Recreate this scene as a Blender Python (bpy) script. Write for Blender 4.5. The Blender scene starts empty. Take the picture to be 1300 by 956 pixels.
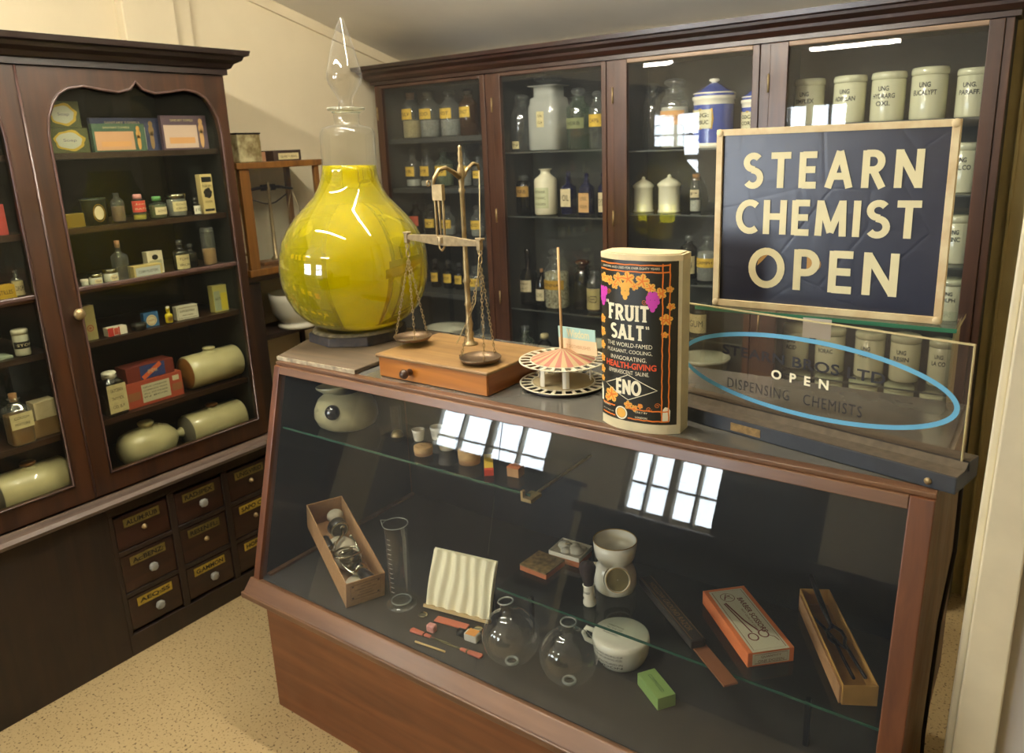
import bpy, bmesh, math, random
from mathutils import Vector, Matrix
random.seed(7)
C = bpy.context.scene.collection
sc = bpy.context.scene
PI = math.pi
# ---------------------------------------------------------------- camera
cam_d = bpy.data.cameras.new('camera'); cam = bpy.data.objects.new('camera', cam_d); C.objects.link(cam)
cam_d.sensor_width = 36; cam_d.sensor_fit = 'HORIZONTAL'; cam_d.lens = 967.4444 / 1300 * 36
cam_d.shift_y = -44.5 / 1300; cam_d.clip_start = 0.02
R = [[0.8143345, -0.1132655, 0.5692366], [0.5790402, 0.2255422, -0.7834814], [-0.0396455, 0.9676268, 0.2492521]]   # columns of (right, up, back) in world axes
M4 = Matrix.Identity(4)
for i in range(3):
    for j in range(3): M4[i][j] = R[i][j]
M4[0][3], M4[1][3], M4[2][3] = 0, 0, 1.62
cam.matrix_world = M4
cam_d.dof.use_dof = True; cam_d.dof.focus_distance = 1.62; cam_d.dof.aperture_fstop = 5.0
sc.camera = cam
# ---------------------------------------------------------------- light, world, exposure
sc.view_settings.view_transform = 'Standard'; sc.view_settings.look = 'None'
sc.view_settings.exposure = EXPO = 0.64; sc.view_settings.gamma = 1.0; sc.view_settings.use_curve_mapping = False
w = bpy.data.worlds.new('sky'); sc.world = w; w.use_nodes = True
bg = w.node_tree.nodes['Background']; bg.inputs[0].default_value = (0.78, 0.88, 1.0, 1); bg.inputs[1].default_value = 20.0
cy = sc.cycles
cy.max_bounces = 10; cy.diffuse_bounces = 4; cy.glossy_bounces = 5; cy.transmission_bounces = 8; cy.transparent_max_bounces = 32
cy.caustics_reflective = False; cy.caustics_refractive = False; cy.sample_clamp_indirect = 4.0; cy.blur_glossy = 0.5
WIN = [(-6.7, -5.6), (-4.9, -3.5), (-2.75, -1.9)]; WZ = (0.85, 1.95); RY = -3.2
for a, b in WIN:
    l = bpy.data.lights.new('window_portal', 'AREA'); l.shape = 'RECTANGLE'; l.size = b - a; l.size_y = WZ[1] - WZ[0]
    l.cycles.is_portal = True
    o = bpy.data.objects.new('window_portal', l); C.objects.link(o)
    o.location = ((a + b) / 2, RY - 0.02, sum(WZ) / 2); o.rotation_euler = (PI / 2, 0, 0)
TUBE_E = 118.0
# ---------------------------------------------------------------- materials
def S(r, g, b, k=1.0):
    f = lambda c: (c / 12.92 if c <= .04045 else ((c + .055) / 1.055) ** 2.4)
    return tuple(min(1, f(c / 255) * k) for c in (r, g, b)) + (1,)
MATS = {}
def nt(name):
    m = bpy.data.materials.new(name); m.use_nodes = True
    return m, m.node_tree.nodes, m.node_tree.links, m.node_tree.nodes['Principled BSDF']
def mat(name, col, rough=.5, metal=0, noise=0.0, nscale=30, bump=0.0, coat=0, trans=0, ior=1.45, emis=None, dirt=None):
    if name in MATS: return MATS[name]
    m, N, L, b = nt(name)
    b.inputs['Base Color'].default_value = col; b.inputs['Roughness'].default_value = rough
    b.inputs['Metallic'].default_value = metal; b.inputs['Coat Weight'].default_value = coat
    b.inputs['Coat Roughness'].default_value = .08
    b.inputs['Transmission Weight'].default_value = trans; b.inputs['IOR'].default_value = ior
    if emis: b.inputs['Emission Color'].default_value = col; b.inputs['Emission Strength'].default_value = emis
    if noise or bump:
        tc = N.new('ShaderNodeTexCoord'); nz = N.new('ShaderNodeTexNoise'); nz.inputs['Scale'].default_value = nscale
        nz.inputs['Detail'].default_value = 5; L.new(tc.outputs['Object'], nz.inputs['Vector'])
        if noise:
            r = N.new('ShaderNodeValToRGB'); r.color_ramp.elements[0].position = .35; r.color_ramp.elements[1].position = .68
            d = dirt or tuple(c * (1 - noise) for c in col[:3]) + (1,)
            r.color_ramp.elements[0].color = d; r.color_ramp.elements[1].color = col
            L.new(nz.outputs['Fac'], r.inputs['Fac']); L.new(r.outputs['Color'], b.inputs['Base Color'])
        if bump:
            bp = N.new('ShaderNodeBump'); bp.inputs['Strength'].default_value = bump; bp.inputs['Distance'].default_value = .002
            L.new(nz.outputs['Fac'], bp.inputs['Height']); L.new(bp.outputs['Normal'], b.inputs['Normal'])
    MATS[name] = m; return m
def wood(name, c1, c2, rough=.35, scale=(3, 3, 40), coat=.3, axis='Z'):
    if name in MATS: return MATS[name]
    m, N, L, b = nt(name)
    tc = N.new('ShaderNodeTexCoord'); mp = N.new('ShaderNodeMapping')
    s = {'Z': (28, 28, 2.2), 'X': (2.2, 28, 28), 'Y': (28, 2.2, 28)}[axis]
    mp.inputs['Scale'].default_value = s; L.new(tc.outputs['Object'], mp.inputs['Vector'])
    nz = N.new('ShaderNodeTexNoise'); nz.inputs['Scale'].default_value = 1.0; nz.inputs['Detail'].default_value = 7; nz.inputs['Distortion'].default_value = .6
    L.new(mp.outputs['Vector'], nz.inputs['Vector'])
    r = N.new('ShaderNodeValToRGB'); r.color_ramp.elements[0].position = .3; r.color_ramp.elements[1].position = .72
    r.color_ramp.elements[0].color = c1; r.color_ramp.elements[1].color = c2
    L.new(nz.outputs['Fac'], r.inputs['Fac']); L.new(r.outputs['Color'], b.inputs['Base Color'])
    n2 = N.new('ShaderNodeTexNoise'); n2.inputs['Scale'].default_value = 9; L.new(tc.outputs['Object'], n2.inputs['Vector'])
    mr = N.new('ShaderNodeMapRange'); mr.inputs['To Min'].default_value = rough - .1; mr.inputs['To Max'].default_value = rough + .2
    L.new(n2.outputs['Fac'], mr.inputs['Value']); L.new(mr.outputs['Result'], b.inputs['Roughness'])
    b.inputs['Coat Weight'].default_value = coat; b.inputs['Coat Roughness'].default_value = .2
    bp = N.new('ShaderNodeBump'); bp.inputs['Strength'].default_value = .15; bp.inputs['Distance'].default_value = .001
    L.new(nz.outputs['Fac'], bp.inputs['Height']); L.new(bp.outputs['Normal'], b.inputs['Normal'])
    MATS[name] = m; return m
def glass(name, tint=(1, 1, 1, 1), refl=1.5, haze=0.0, hazecol=(.8, .8, .8, 1), rough=.0, edge=0.0):
    """thin-walled glass: clear with Fresnel reflection, optional dusty haze and denser edges"""
    if name in MATS: return MATS[name]
    m = bpy.data.materials.new(name); m.use_nodes = True; N = m.node_tree.nodes; L = m.node_tree.links; N.clear()
    out = N.new('ShaderNodeOutputMaterial'); tr = N.new('ShaderNodeBsdfTransparent'); tr.inputs['Color'].default_value = tint
    gl = N.new('ShaderNodeBsdfGlossy'); gl.inputs['Roughness'].default_value = rough
    fr = N.new('ShaderNodeFresnel'); fr.inputs['IOR'].default_value = refl
    ge = N.new('ShaderNodeNewGeometry'); sub = N.new('ShaderNodeMath'); sub.operation = 'SUBTRACT'; sub.inputs[0].default_value = 1; L.new(ge.outputs['Backfacing'], sub.inputs[1])
    mul = N.new('ShaderNodeMath'); mul.operation = 'MULTIPLY'; L.new(sub.outputs[0], mul.inputs[0]); L.new(fr.outputs[0], mul.inputs[1])   # no false total reflection on the inner faces
    base = tr.outputs[0]
    if haze or edge:
        df = N.new('ShaderNodeBsdfDiffuse'); df.inputs['Color'].default_value = hazecol
        mh = N.new('ShaderNodeMixShader'); L.new(tr.outputs[0], mh.inputs[1]); L.new(df.outputs[0], mh.inputs[2])
        if edge:
            lw = N.new('ShaderNodeLayerWeight'); lw.inputs['Blend'].default_value = .25
            mr = N.new('ShaderNodeMapRange'); mr.inputs['To Min'].default_value = haze; mr.inputs['To Max'].default_value = edge
            pw = N.new('ShaderNodeMath'); pw.operation = 'POWER'; pw.inputs[1].default_value = 2.2; L.new(lw.outputs['Facing'], pw.inputs[0]); L.new(pw.outputs[0], mr.inputs['Value']); L.new(mr.outputs['Result'], mh.inputs[0])
        else: mh.inputs[0].default_value = haze
        base = mh.outputs[0]
    mx = N.new('ShaderNodeMixShader'); L.new(mul.outputs[0], mx.inputs[0]); L.new(base, mx.inputs[1]); L.new(gl.outputs[0], mx.inputs[2])
    L.new(mx.outputs[0], out.inputs[0]); MATS[name] = m; return m
# woods
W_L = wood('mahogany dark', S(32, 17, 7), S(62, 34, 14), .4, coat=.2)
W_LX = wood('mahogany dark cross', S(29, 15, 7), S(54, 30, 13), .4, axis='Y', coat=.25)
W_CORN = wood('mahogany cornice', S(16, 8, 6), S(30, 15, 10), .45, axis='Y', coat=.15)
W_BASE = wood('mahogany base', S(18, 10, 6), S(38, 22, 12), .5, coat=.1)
W_DRW = wood('drawer front', S(28, 13, 8), S(48, 23, 14), .4, axis='Y', coat=.25)
W_LEDGE = wood('worn ledge', S(66, 54, 46), S(100, 83, 72), .55, axis='Y', coat=.05)
W_BEAD = wood('polished bead', S(56, 40, 36), S(84, 60, 54), .3, coat=.5)
W_B = wood('back mahogany', S(42, 22, 12), S(74, 45, 28), .42, coat=.3)
W_BX = wood('back mahogany cross', S(38, 20, 12), S(68, 42, 28), .42, axis='X', coat=.3)
W_BC = wood('back cornice', S(26, 11, 7), S(48, 22, 13), .38, axis='X', coat=.4)
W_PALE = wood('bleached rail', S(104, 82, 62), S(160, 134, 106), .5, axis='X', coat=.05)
W_CT = wood('counter oak', S(84, 56, 36), S(116, 82, 56), .42, axis='X', coat=.2)
W_CTZ = wood('counter upright', S(78, 42, 18), S(106, 60, 28), .42, axis='Z', coat=.2)
W_CTF = wood('counter body', S(96, 54, 28), S(126, 76, 42), .45, axis='X', coat=.2)
W_HONEY = wood('honey mahogany', S(134, 76, 18), S(182, 114, 38), .35, axis='X', coat=.5)
W_HONT = wood('box lid wood', S(114, 84, 46), S(148, 114, 68), .45, axis='X', coat=.1)
W_CASE = wood('case wood', S(92, 58, 22), S(132, 88, 38), .4, coat=.3)
DARK = mat('dark interior', S(26, 25, 20), .8, noise=.25, nscale=6)
DARKB = mat('grey interior', S(52, 53, 50), .8, noise=.15, nscale=5)
BLACK = mat('black', S(22, 22, 24), .5)
CREAM = mat('cream paper', S(214, 198, 158), .75, noise=.12, nscale=60)
WHITE = mat('white paint', S(226, 218, 198), .5)
YEL = mat('yellow label', S(214, 176, 62), .7, noise=.2, nscale=90)
LAB = mat('pale label', S(206, 190, 140), .75, noise=.18, nscale=70)
INK = mat('ink', S(24, 20, 18), .7)
GOLD = mat('gold leaf', S(176, 140, 60), .4, metal=.6)
POR = mat('cream porcelain', S(206, 202, 178), .22, coat=.5, noise=.06, nscale=8)
PORW = mat('white porcelain', S(232, 226, 208), .2, coat=.6)
STONE = mat('stoneware glaze', S(198, 188, 142), .3, coat=.4, noise=.14, nscale=12)
BRASS = mat('old brass', S(168, 146, 104), .42, metal=.6, noise=.3, nscale=60)
BRASSD = mat('worn beam brass', S(176, 156, 120), .45, metal=.6, noise=.3, nscale=80)
CHROME = mat('nickel', S(200, 196, 176), .2, metal=1, noise=.2, nscale=40)
IRON = mat('dark iron', S(52, 46, 44), .4, metal=.8, noise=.4, nscale=60)
CORK = mat('cork', S(150, 108, 66), .8, noise=.4, nscale=150)
PANE = glass('window glass', (.98, .99, .98, 1), 1.62, haze=.012, hazecol=(.7, .72, .74, 1))
PANE_L = glass('old pane', (.94, .95, .9, 1), 1.45, haze=.006, hazecol=(.6, .6, .5, 1))
SHELFG = glass('glass shelf', (.95, .985, .965, 1), 1.5)
GEDGE = mat('glass edge green', S(46, 78, 64), .2, coat=.5)
GEDK = mat('dusty glass edge', S(70, 72, 66), .4)
GCLR = glass('clear bottle', (.90, .92, .90, 1), 2.0, haze=.05, hazecol=(.7, .72, .7, 1), edge=.3)
GGRN = glass('greenish bottle', (.66, .76, .64, 1), 2.0, haze=.06, hazecol=(.5, .58, .48, 1), edge=.3)
GAMB = glass('amber bottle', (.42, .16, .04, 1), 1.9, haze=.10, hazecol=(.3, .13, .05, 1), edge=.4)
GBLU = glass('cobalt bottle', (.05, .07, .32, 1), 1.9, haze=.15, hazecol=(.04, .05, .22, 1), edge=.4)
GDRK = glass('dark bottle', (.12, .09, .07, 1), 1.9, haze=.2, hazecol=(.04, .035, .03, 1), edge=.4)
GFINE = glass('laboratory glass', (.97, .98, .97, 1), 1.9, haze=.006, hazecol=(.85, .86, .84, 1), edge=.28)
BUFF = mat('buff powder', S(176, 158, 112), .9, noise=.3, nscale=120)
PWH = mat('white powder', S(196, 194, 182), .9, noise=.2, nscale=90)
GREYL = mat('grey powder', S(140, 140, 132), .9, noise=.3, nscale=90)
BRN = mat('brown liquid', S(96, 62, 34), .3)
def pm(name, r, g, b, rough=.6, **k): return mat(name, S(r, g, b), rough, **k)
# ---------------------------------------------------------------- mesh builder
class MB:
    def __init__(s, T=None): s.v = []; s.f = []; s.mi = []; s.sm = []; s.cur = 0; s.smooth = False; s.T = T
    def av(s, p):
        p = Vector(p)
        if s.T is not None: p = s.T @ p
        s.v.append(p); return len(s.v) - 1
    def af(s, idx): s.f.append(tuple(idx)); s.mi.append(s.cur); s.sm.append(s.smooth)
    def m(s, i): s.cur = i; return s
    def poly(s, pts): s.af([s.av(p) for p in pts]); return s
    def box(s, a, b):
        x0, y0, z0 = (min(a[i], b[i]) for i in range(3)); x1, y1, z1 = (max(a[i], b[i]) for i in range(3))
        i = [s.av(p) for p in ((x0,y0,z0),(x1,y0,z0),(x1,y1,z0),(x0,y1,z0),(x0,y0,z1),(x1,y0,z1),(x1,y1,z1),(x0,y1,z1))]
        sv = s.smooth; s.smooth = False
        for q in ((0,3,2,1),(4,5,6,7),(0,1,5,4),(1,2,6,5),(2,3,7,6),(3,0,4,7)): s.af([i[k] for k in q])
        s.smooth = sv; return s
    def prism(s, outline, n, a, b):
        """extrude a 2D outline along axis n ('x','y','z') from a to b"""
        def P(u, v, t): return {'x': (t, u, v), 'y': (u, t, v), 'z': (u, v, t)}[n]
        A = [s.av(P(u, v, a)) for u, v in outline]; B = [s.av(P(u, v, b)) for u, v in outline]
        k = len(outline); sv = s.smooth; s.smooth = False
        s.af(A[::-1]); s.af(B); s.smooth = sv
        for i in range(k): s.af([A[i], A[(i+1) % k], B[(i+1) % k], B[i]])
        return s
    def lathe(s, prof, c=(0, 0, 0), seg=28, sq=0, cap=True, a0=0, a1=2*PI, sy=1.0):
        """revolve (r,z) profile; sq>0 squares the section; sy squashes in y"""
        full = abs(a1 - a0 - 2*PI) < 1e-6; n = seg if full else seg + 1; rings = []
        sv = s.smooth; s.smooth = True
        for r, z in prof:
            ring = []
            for k in range(n):
                t = a0 + (a1 - a0) * k / seg
                q = 1.0
                if sq: q = (abs(math.cos(t))**sq + abs(math.sin(t))**sq) ** (-1.0/sq)
                ring.append(s.av((c[0] + r*q*math.cos(t), c[1] + r*q*math.sin(t)*sy, c[2] + z)))
            rings.append(ring)
        for i in range(len(prof) - 1):
            for k in range(seg):
                k2 = (k + 1) % n
                s.af([rings[i][k], rings[i][k2], rings[i+1][k2], rings[i+1][k]])
        if cap and full:
            s.smooth = False
            if prof[0][0] > 1e-5: s.af(rings[0][::-1])
            if prof[-1][0] > 1e-5: s.af(rings[-1])
        s.smooth = sv; return s
    def tube(s, pts, r, seg=8, closed=False):
        pts = [Vector(p) for p in pts]; n = len(pts); rs = r if isinstance(r, (list, tuple)) else [r]*n
        rings = []; up = None; sv = s.smooth; s.smooth = True
        for i, p in enumerate(pts):
            if closed: d = pts[(i+1) % n] - pts[i-1]
            else: d = pts[min(i+1, n-1)] - pts[max(i-1, 0)]
            d.normalize()
            if up is None: up = Vector((0,0,1)) if abs(d.z) < .9 else Vector((1,0,0))
            a = d.cross(up); a.normalize(); b = a.cross(d); up = b
            rings.append([s.av(p + (a*math.cos(t) + b*math.sin(t))*rs[i]) for t in [2*PI*k/seg for k in range(seg)]])
        for i in range(n if closed else n-1):
            A, B = rings[i], rings[(i+1) % n]
            for k in range(seg): s.af([A[k], A[(k+1) % seg], B[(k+1) % seg], B[k]])
        if not closed: s.af(rings[0][::-1]); s.af(rings[-1])
        s.smooth = sv; return s
    def torus(s, c, R_, r, n=(0,0,1), seg=20, rs=6):
        n = Vector(n).normalized(); a = n.orthogonal().normalized(); b = n.cross(a); c = Vector(c)
        return s.tube([c + (a*math.cos(t) + b*math.sin(t))*R_ for t in [2*PI*k/seg for k in range(seg)]], r, rs, True)
    def ball(s, c, r, seg=16, ky=1, kz=1):
        return s.lathe([(max(1e-4, r*math.sin(PI*i/10)), -r*kz*math.cos(PI*i/10)) for i in range(11)], c, seg, sy=ky, cap=False)
    def build(s, name, mats, parent=None, bevel=0, rel=True, label=None):
        me = bpy.data.meshes.new(name); off = Vector((0,0,0))
        if parent is not None and rel == 'world': off = Vector(parent.location)
        me.from_pydata([tuple(v - off) for v in s.v], [], s.f)
        if not isinstance(mats, (list, tuple)): mats = [mats]
        for m_ in mats: me.materials.append(m_)
        me.polygons.foreach_set('material_index', s.mi); me.polygons.foreach_set('use_smooth', s.sm); me.update()
        o = bpy.data.objects.new(name, me); C.objects.link(o)
        if parent is not None: o.parent = parent
        if bevel:
            md = o.modifiers.new('bevel', 'BEVEL'); md.width = bevel; md.segments = 2; md.limit_method = 'ANGLE'; md.angle_limit = .7
        if label: o['label'] = label
        return o
def thing(name, label, cat, loc=(0,0,0), rz=0, group=None):
    o = bpy.data.objects.new(name, None); C.objects.link(o); o.empty_display_size = .02
    o.location = loc; o.rotation_euler = (0, 0, rz); o['label'] = label; o['category'] = cat
    if group: o['group'] = group
    return o
def struct(name, mb, m, bevel=0):
    o = mb.build(name, m, bevel=bevel); o['kind'] = 'structure'; return o
def solo(o, label, cat, loc=None, rz=0, group=None):
    o['label'] = label; o['category'] = cat
    if group: o['group'] = group
    if loc is not None: o.location = loc
    o.rotation_euler[2] = rz
    return o
# ---- lettering: glyph outlines from the built-in font, fitted and mapped onto a surface
_tc = {}
def glyphs(body, weight=0.0, space=1.0):
    k = (body, weight, space)
    if k not in _tc:
        cu = bpy.data.curves.new('t', 'FONT'); cu.body = body; cu.resolution_u = 3; cu.offset = weight; cu.space_character = space
        ob = bpy.data.objects.new('t', cu); me = bpy.data.meshes.new_from_object(ob)
        vs = [(v.co.x, v.co.y) for v in me.vertices]; fs = [tuple(p.vertices) for p in me.polygons]
        bpy.data.objects.remove(ob); bpy.data.curves.remove(cu); bpy.data.meshes.remove(me)
        x0 = min(v[0] for v in vs); x1 = max(v[0] for v in vs); y0 = min(v[1] for v in vs); y1 = max(v[1] for v in vs)
        _tc[k] = ([((x-x0)/(x1-x0)-.5, (y-y0)/(y1-y0)-.5) for x, y in vs], fs)
    return _tc[k]
def text(mb, body, fmap, cx, cy, w, h, weight=.015, space=1.0):
    vs, fs = glyphs(body, weight, space)
    ids = [mb.av(fmap(cx + x*w, cy + y*h)) for x, y in vs]
    for f in fs: mb.af([ids[i] for i in f])
def flat(o, U, V, eps=.0005):
    o, U, V = Vector(o), Vector(U).normalized(), Vector(V).normalized(); n = U.cross(V) * eps
    return lambda u, v, d=0: o + U*u + V*v + n*(1 + d/eps)
def cyl(r, a=-PI/2, z=0, cx=0, cy_=0, eps=.0006, sy=1):
    return lambda u, v, d=0: Vector((cx + (r+eps+d)*math.cos(a + u/r), cy_ + sy*(r+eps+d)*math.sin(a + u/r), z + v))
def patch(mb, fmap, u0, u1, v0, v1, n=8):
    a = [mb.av(fmap(u0 + (u1-u0)*k/n, v0)) for k in range(n+1)]; b = [mb.av(fmap(u0 + (u1-u0)*k/n, v1)) for k in range(n+1)]
    for k in range(n): mb.af([a[k], a[k+1], b[k+1], b[k]])
# ---- drawn strokes (sign letters): each letter a set of polylines in a unit box
def arc(cx, cy, rx, ry, a, b, n=14): return [(cx + rx*math.cos(math.radians(a+(b-a)*k/n)), cy + ry*math.sin(math.radians(a+(b-a)*k/n))) for k in range(n+1)]
LET = {
 'S': (.62, [arc(.31,.74,.23,.19,35,270,14) + arc(.31,.29,.25,.22,90,-145,14)]),
 'T': (.66, [[(0,.92),(.66,.92)], [(.33,0),(.33,.92)]]),
 'E': (.54, [[(.09,0),(.09,1)], [(.09,.92),(.54,.92)], [(.09,.51),(.5,.51)], [(.09,.08),(.54,.08)]]),
 'A': (.82, [[(.08,0),(.41,1)], [(.41,1),(.74,0)], [(.2,.32),(.62,.32)]]),
 'R': (.66, [[(.09,0),(.09,1)], [(.09,.92),(.3,.92)] + arc(.3,.7,.24,.22,90,-90,10) + [(.09,.48)], [(.32,.46),(.6,0)]]),
 'N': (.76, [[(.09,0),(.09,1)], [(.09,.95),(.67,.05)], [(.67,0),(.67,1)]]),
 'C': (.72, [arc(.45,.5,.37,.42,52,308,18)]),
 'H': (.72, [[(.09,0),(.09,1)], [(.63,0),(.63,1)], [(.09,.52),(.63,.52)]]),
 'M': (.92, [[(.09,0),(.13,1)], [(.13,.97),(.46,.1)], [(.46,.1),(.79,.97)], [(.83,0),(.79,1)]]),
 'I': (.2, [[(.1,0),(.1,1)]]),
 'O': (.88, [arc(.44,.5,.37,.42,0,360,26)]),
 'P': (.6, [[(.09,0),(.09,1)], [(.09,.92),(.28,.92)] + arc(.28,.68,.25,.24,90,-90,10) + [(.09,.44)]]),
 'F': (.56, [[(.12,0),(.12,1)], [(.12,.92),(.54,.92)], [(.12,.5),(.42,.5)]]),
 'U': (.7, [[(.12,1),(.12,.3)] + arc(.35,.3,.23,.22,180,360,12) + [(.58,1)]]),
 'L': (.54, [[(.12,0),(.12,1)], [(.12,.08),(.52,.08)]]),
}
SERIF = {'F': [(.12,0),(.12,1)], 'R': [(.09,0),(.09,1),(.6,0)], 'U': [(.12,1),(.58,1)], 'I': [(.1,0),(.1,1)], 'T': [(.33,0)], 'A': [(.08,0),(.74,0),(.41,1)], 'L': [(.12,0),(.12,1)], 'S': []}
_rd = [0]
def sub(pts, step=.008):
    out = [pts[0]]
    for a, b in zip(pts, pts[1:]):
        n = max(1, int(math.hypot(b[0]-a[0], b[1]-a[1])/step)); out += [(a[0]+(b[0]-a[0])*i/n, a[1]+(b[1]-a[1])*i/n) for i in range(1, n+1)]
    return out
def ribbon(mb, pts, t, fmap, d=None):
    if d is None: _rd[0] = (_rd[0] + 1) % 7; d = _rd[0]*2.5e-5   # overlapping strokes lie on one another, never coplanar
    n = len(pts); closed = n > 3 and abs(pts[0][0]-pts[-1][0]) + abs(pts[0][1]-pts[-1][1]) < 1e-4
    L_, R_ = [], []
    for i in range(n):
        a = pts[i-1] if i else (pts[-2] if closed else pts[0]); b = pts[i+1] if i < n-1 else (pts[1] if closed else pts[-1])
        dx, dy = b[0]-a[0], b[1]-a[1]; q = math.hypot(dx, dy) or 1; nx, ny = -dy/q*t/2, dx/q*t/2
        L_.append(mb.av(fmap(pts[i][0]+nx, pts[i][1]+ny, d))); R_.append(mb.av(fmap(pts[i][0]-nx, pts[i][1]-ny, d)))
    for i in range(n-1): mb.af([R_[i], R_[i+1], L_[i+1], L_[i]])
def stroke_word(mb, word, fmap, x0, x1, y0, y1, t=.17, gap=.16, serif=False):
    tot = sum(LET[c][0] for c in word) + gap*(len(word)-1); kx = (x1-x0)/tot; ky = y1-y0; x = x0
    for c in word:
        wd, sts = LET[c]
        for st in sts:
            ribbon(mb, [(x + px*kx, y0 + py*ky) for px, py in st], t*ky, fmap)
        if serif:
            for sx, s_y in SERIF[c]:
                yy = y0 + (.05 if s_y == 0 else .95)*ky
                ribbon(mb, [(x + (sx-.17)*kx, yy), (x + (sx+.17)*kx, yy)], .1*ky, fmap)
        x += (wd + gap)*kx
# ================================================================ ROOM
def floor_mat():
    m, N, L, b = nt('speckled floor'); tc = N.new('ShaderNodeTexCoord')
    vo = N.new('ShaderNodeTexVoronoi'); vo.inputs['Scale'].default_value = 70; L.new(tc.outputs['Object'], vo.inputs['Vector'])
    nz = N.new('ShaderNodeTexNoise'); nz.inputs['Scale'].default_value = 130; nz.inputs['Detail'].default_value = 6; L.new(tc.outputs['Object'], nz.inputs['Vector'])
    n2 = N.new('ShaderNodeTexNoise'); n2.inputs['Scale'].default_value = 3; L.new(tc.outputs['Object'], n2.inputs['Vector'])
    r = N.new('ShaderNodeValToRGB'); r.color_ramp.elements[0].position = .34; r.color_ramp.elements[1].position = .43
    r.color_ramp.elements[0].color = S(92, 70, 38); r.color_ramp.elements[1].color = S(180, 158, 116)
    L.new(nz.outputs['Fac'], r.inputs['Fac'])
    r2 = N.new('ShaderNodeValToRGB'); r2.color_ramp.elements[0].position = .1; r2.color_ramp.elements[1].position = .22
    r2.color_ramp.elements[0].color = (.35, .3, .22, 1); r2.color_ramp.elements[1].color = (1, 1, 1, 1); L.new(vo.outputs['Distance'], r2.inputs['Fac'])
    mx = N.new('ShaderNodeMixRGB'); mx.blend_type = 'MULTIPLY'; mx.inputs[0].default_value = .35; L.new(r.outputs[0], mx.inputs[1]); L.new(r2.outputs[0], mx.inputs[2])
    r3 = N.new('ShaderNodeValToRGB'); r3.color_ramp.elements[0].color = (.8, .76, .68, 1); r3.color_ramp.elements[1].color = (1, 1, 1, 1); L.new(n2.outputs['Fac'], r3.inputs['Fac'])
    m2 = N.new('ShaderNodeMixRGB'); m2.blend_type = 'MULTIPLY'; m2.inputs[0].default_value = 1; L.new(mx.outputs[0], m2.inputs[1]); L.new(r3.outputs[0], m2.inputs[2])
    L.new(m2.outputs[0], b.inputs['Base Color']); b.inputs['Roughness'].default_value = .55; return m
WALLM = mat('cream distemper', S(220, 206, 174), .8, noise=.06, nscale=4, bump=.15)
CEILM = mat('ceiling paint', S(236, 230, 216), .85, noise=.10, nscale=2.2)
BOARD = mat('painted boards', S(176, 160, 112), .7, noise=.15, nscale=8)
struct('floor', MB().box((-7, -3.4, -.1), (3.2, 3.2, 0)), floor_mat())
struct('wall_left', MB().box((-2.97, -.35, 0), (-2.85, 3.05, 2.9)), WALLM)
struct('wall_back', MB().box((-2.97, 3.05, 0), (-.175, 3.17, 2.9)), WALLM)
b = MB().box((-.175, 2.86, 0), (.35, 3.17, 2.9))
for x in (-.137, -.095, -.02): b.box((x-.004, 2.845, 0), (x+.004, 2.86, 2.9))
struct('wall_right_boards', b, BOARD)
struct('wall_far_left', MB().box((-7.1, -3.3, 0), (-7, -.23, 2.9)), WALLM)
struct('wall_corner', MB().box((-7, -.35, 0), (-2.97, -.23, 2.9)), WALLM)
struct('wall_side', MB().box((2.6, -3.3, 0), (2.7, 1.42, 2.9)), WALLM)
struct('wall_partition', MB().box((.004, 1.31, 0), (2.6, 1.42, 2.9)), mat('grey white paint', S(200, 196, 190), .7))
struct('wall_nook', MB().box((.25, 1.42, 0), (.35, 2.86, 2.9)), WALLM)
# door casing beside the counter (slightly out of plumb)
b = MB(); b.prism([(-.062, 0), (.006, 0), (.022, 2.4), (-.014, 2.4)], 'y', 1.285, 1.33)
b.prism([(-.074, 0), (-.062, 0), (-.014, 2.4), (-.026, 2.4)], 'y', 1.30, 1.345)
struct('trim_1', b, mat('cream gloss', S(226, 216, 186), .45, noise=.08, nscale=14), .003)
# rear wall with three windows
b = MB(); xs = [-7.1] + [v for p in WIN for v in p] + [2.7]
for i in range(0, len(xs), 2): b.box((xs[i], RY-.15, 0), (xs[i+1], RY, 2.9))
for a, c in WIN: b.box((a, RY-.15, 0), (c, RY, WZ[0])); b.box((a, RY-.15, WZ[1]), (c, RY, 2.9))
struct('wall_rear', b, WALLM)
for i, (a, c) in enumerate(WIN):
    b = MB(); mx_ = (a+c)/2; mz = sum(WZ)/2
    for x0, x1 in ((a, a+.05), (c-.05, c), (mx_-.03, mx_+.03), ((a+mx_)/2-.012, (a+mx_)/2+.012), ((c+mx_)/2-.012, (c+mx_)/2+.012)): b.box((x0, RY-.1, WZ[0]), (x1, RY-.04, WZ[1]))
    for z0, z1 in ((WZ[0], WZ[0]+.05), (WZ[1]-.05, WZ[1]), (mz-.03, mz+.03), (mz+.25, mz+.27), (mz-.29, mz-.27)): b.box((a, RY-.1, z0), (c, RY-.04, z1))
    struct('window_%d' % (i+1), b, WHITE)
# ceiling: flat over the room, sloping down to the back wall
sl = lambda y: 2.258 - .262*(y - 2.27)
yk = 2.27 - (2.6-2.258)/.262
b = MB().prism([(-3.4, 2.6), (yk, 2.6), (3.2, sl(3.2)), (3.2, sl(3.2)+.1), (yk, 2.7), (-3.4, 2.7)], 'x', -7.1, 2.7)
struct('ceiling', b, CEILM)
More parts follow.
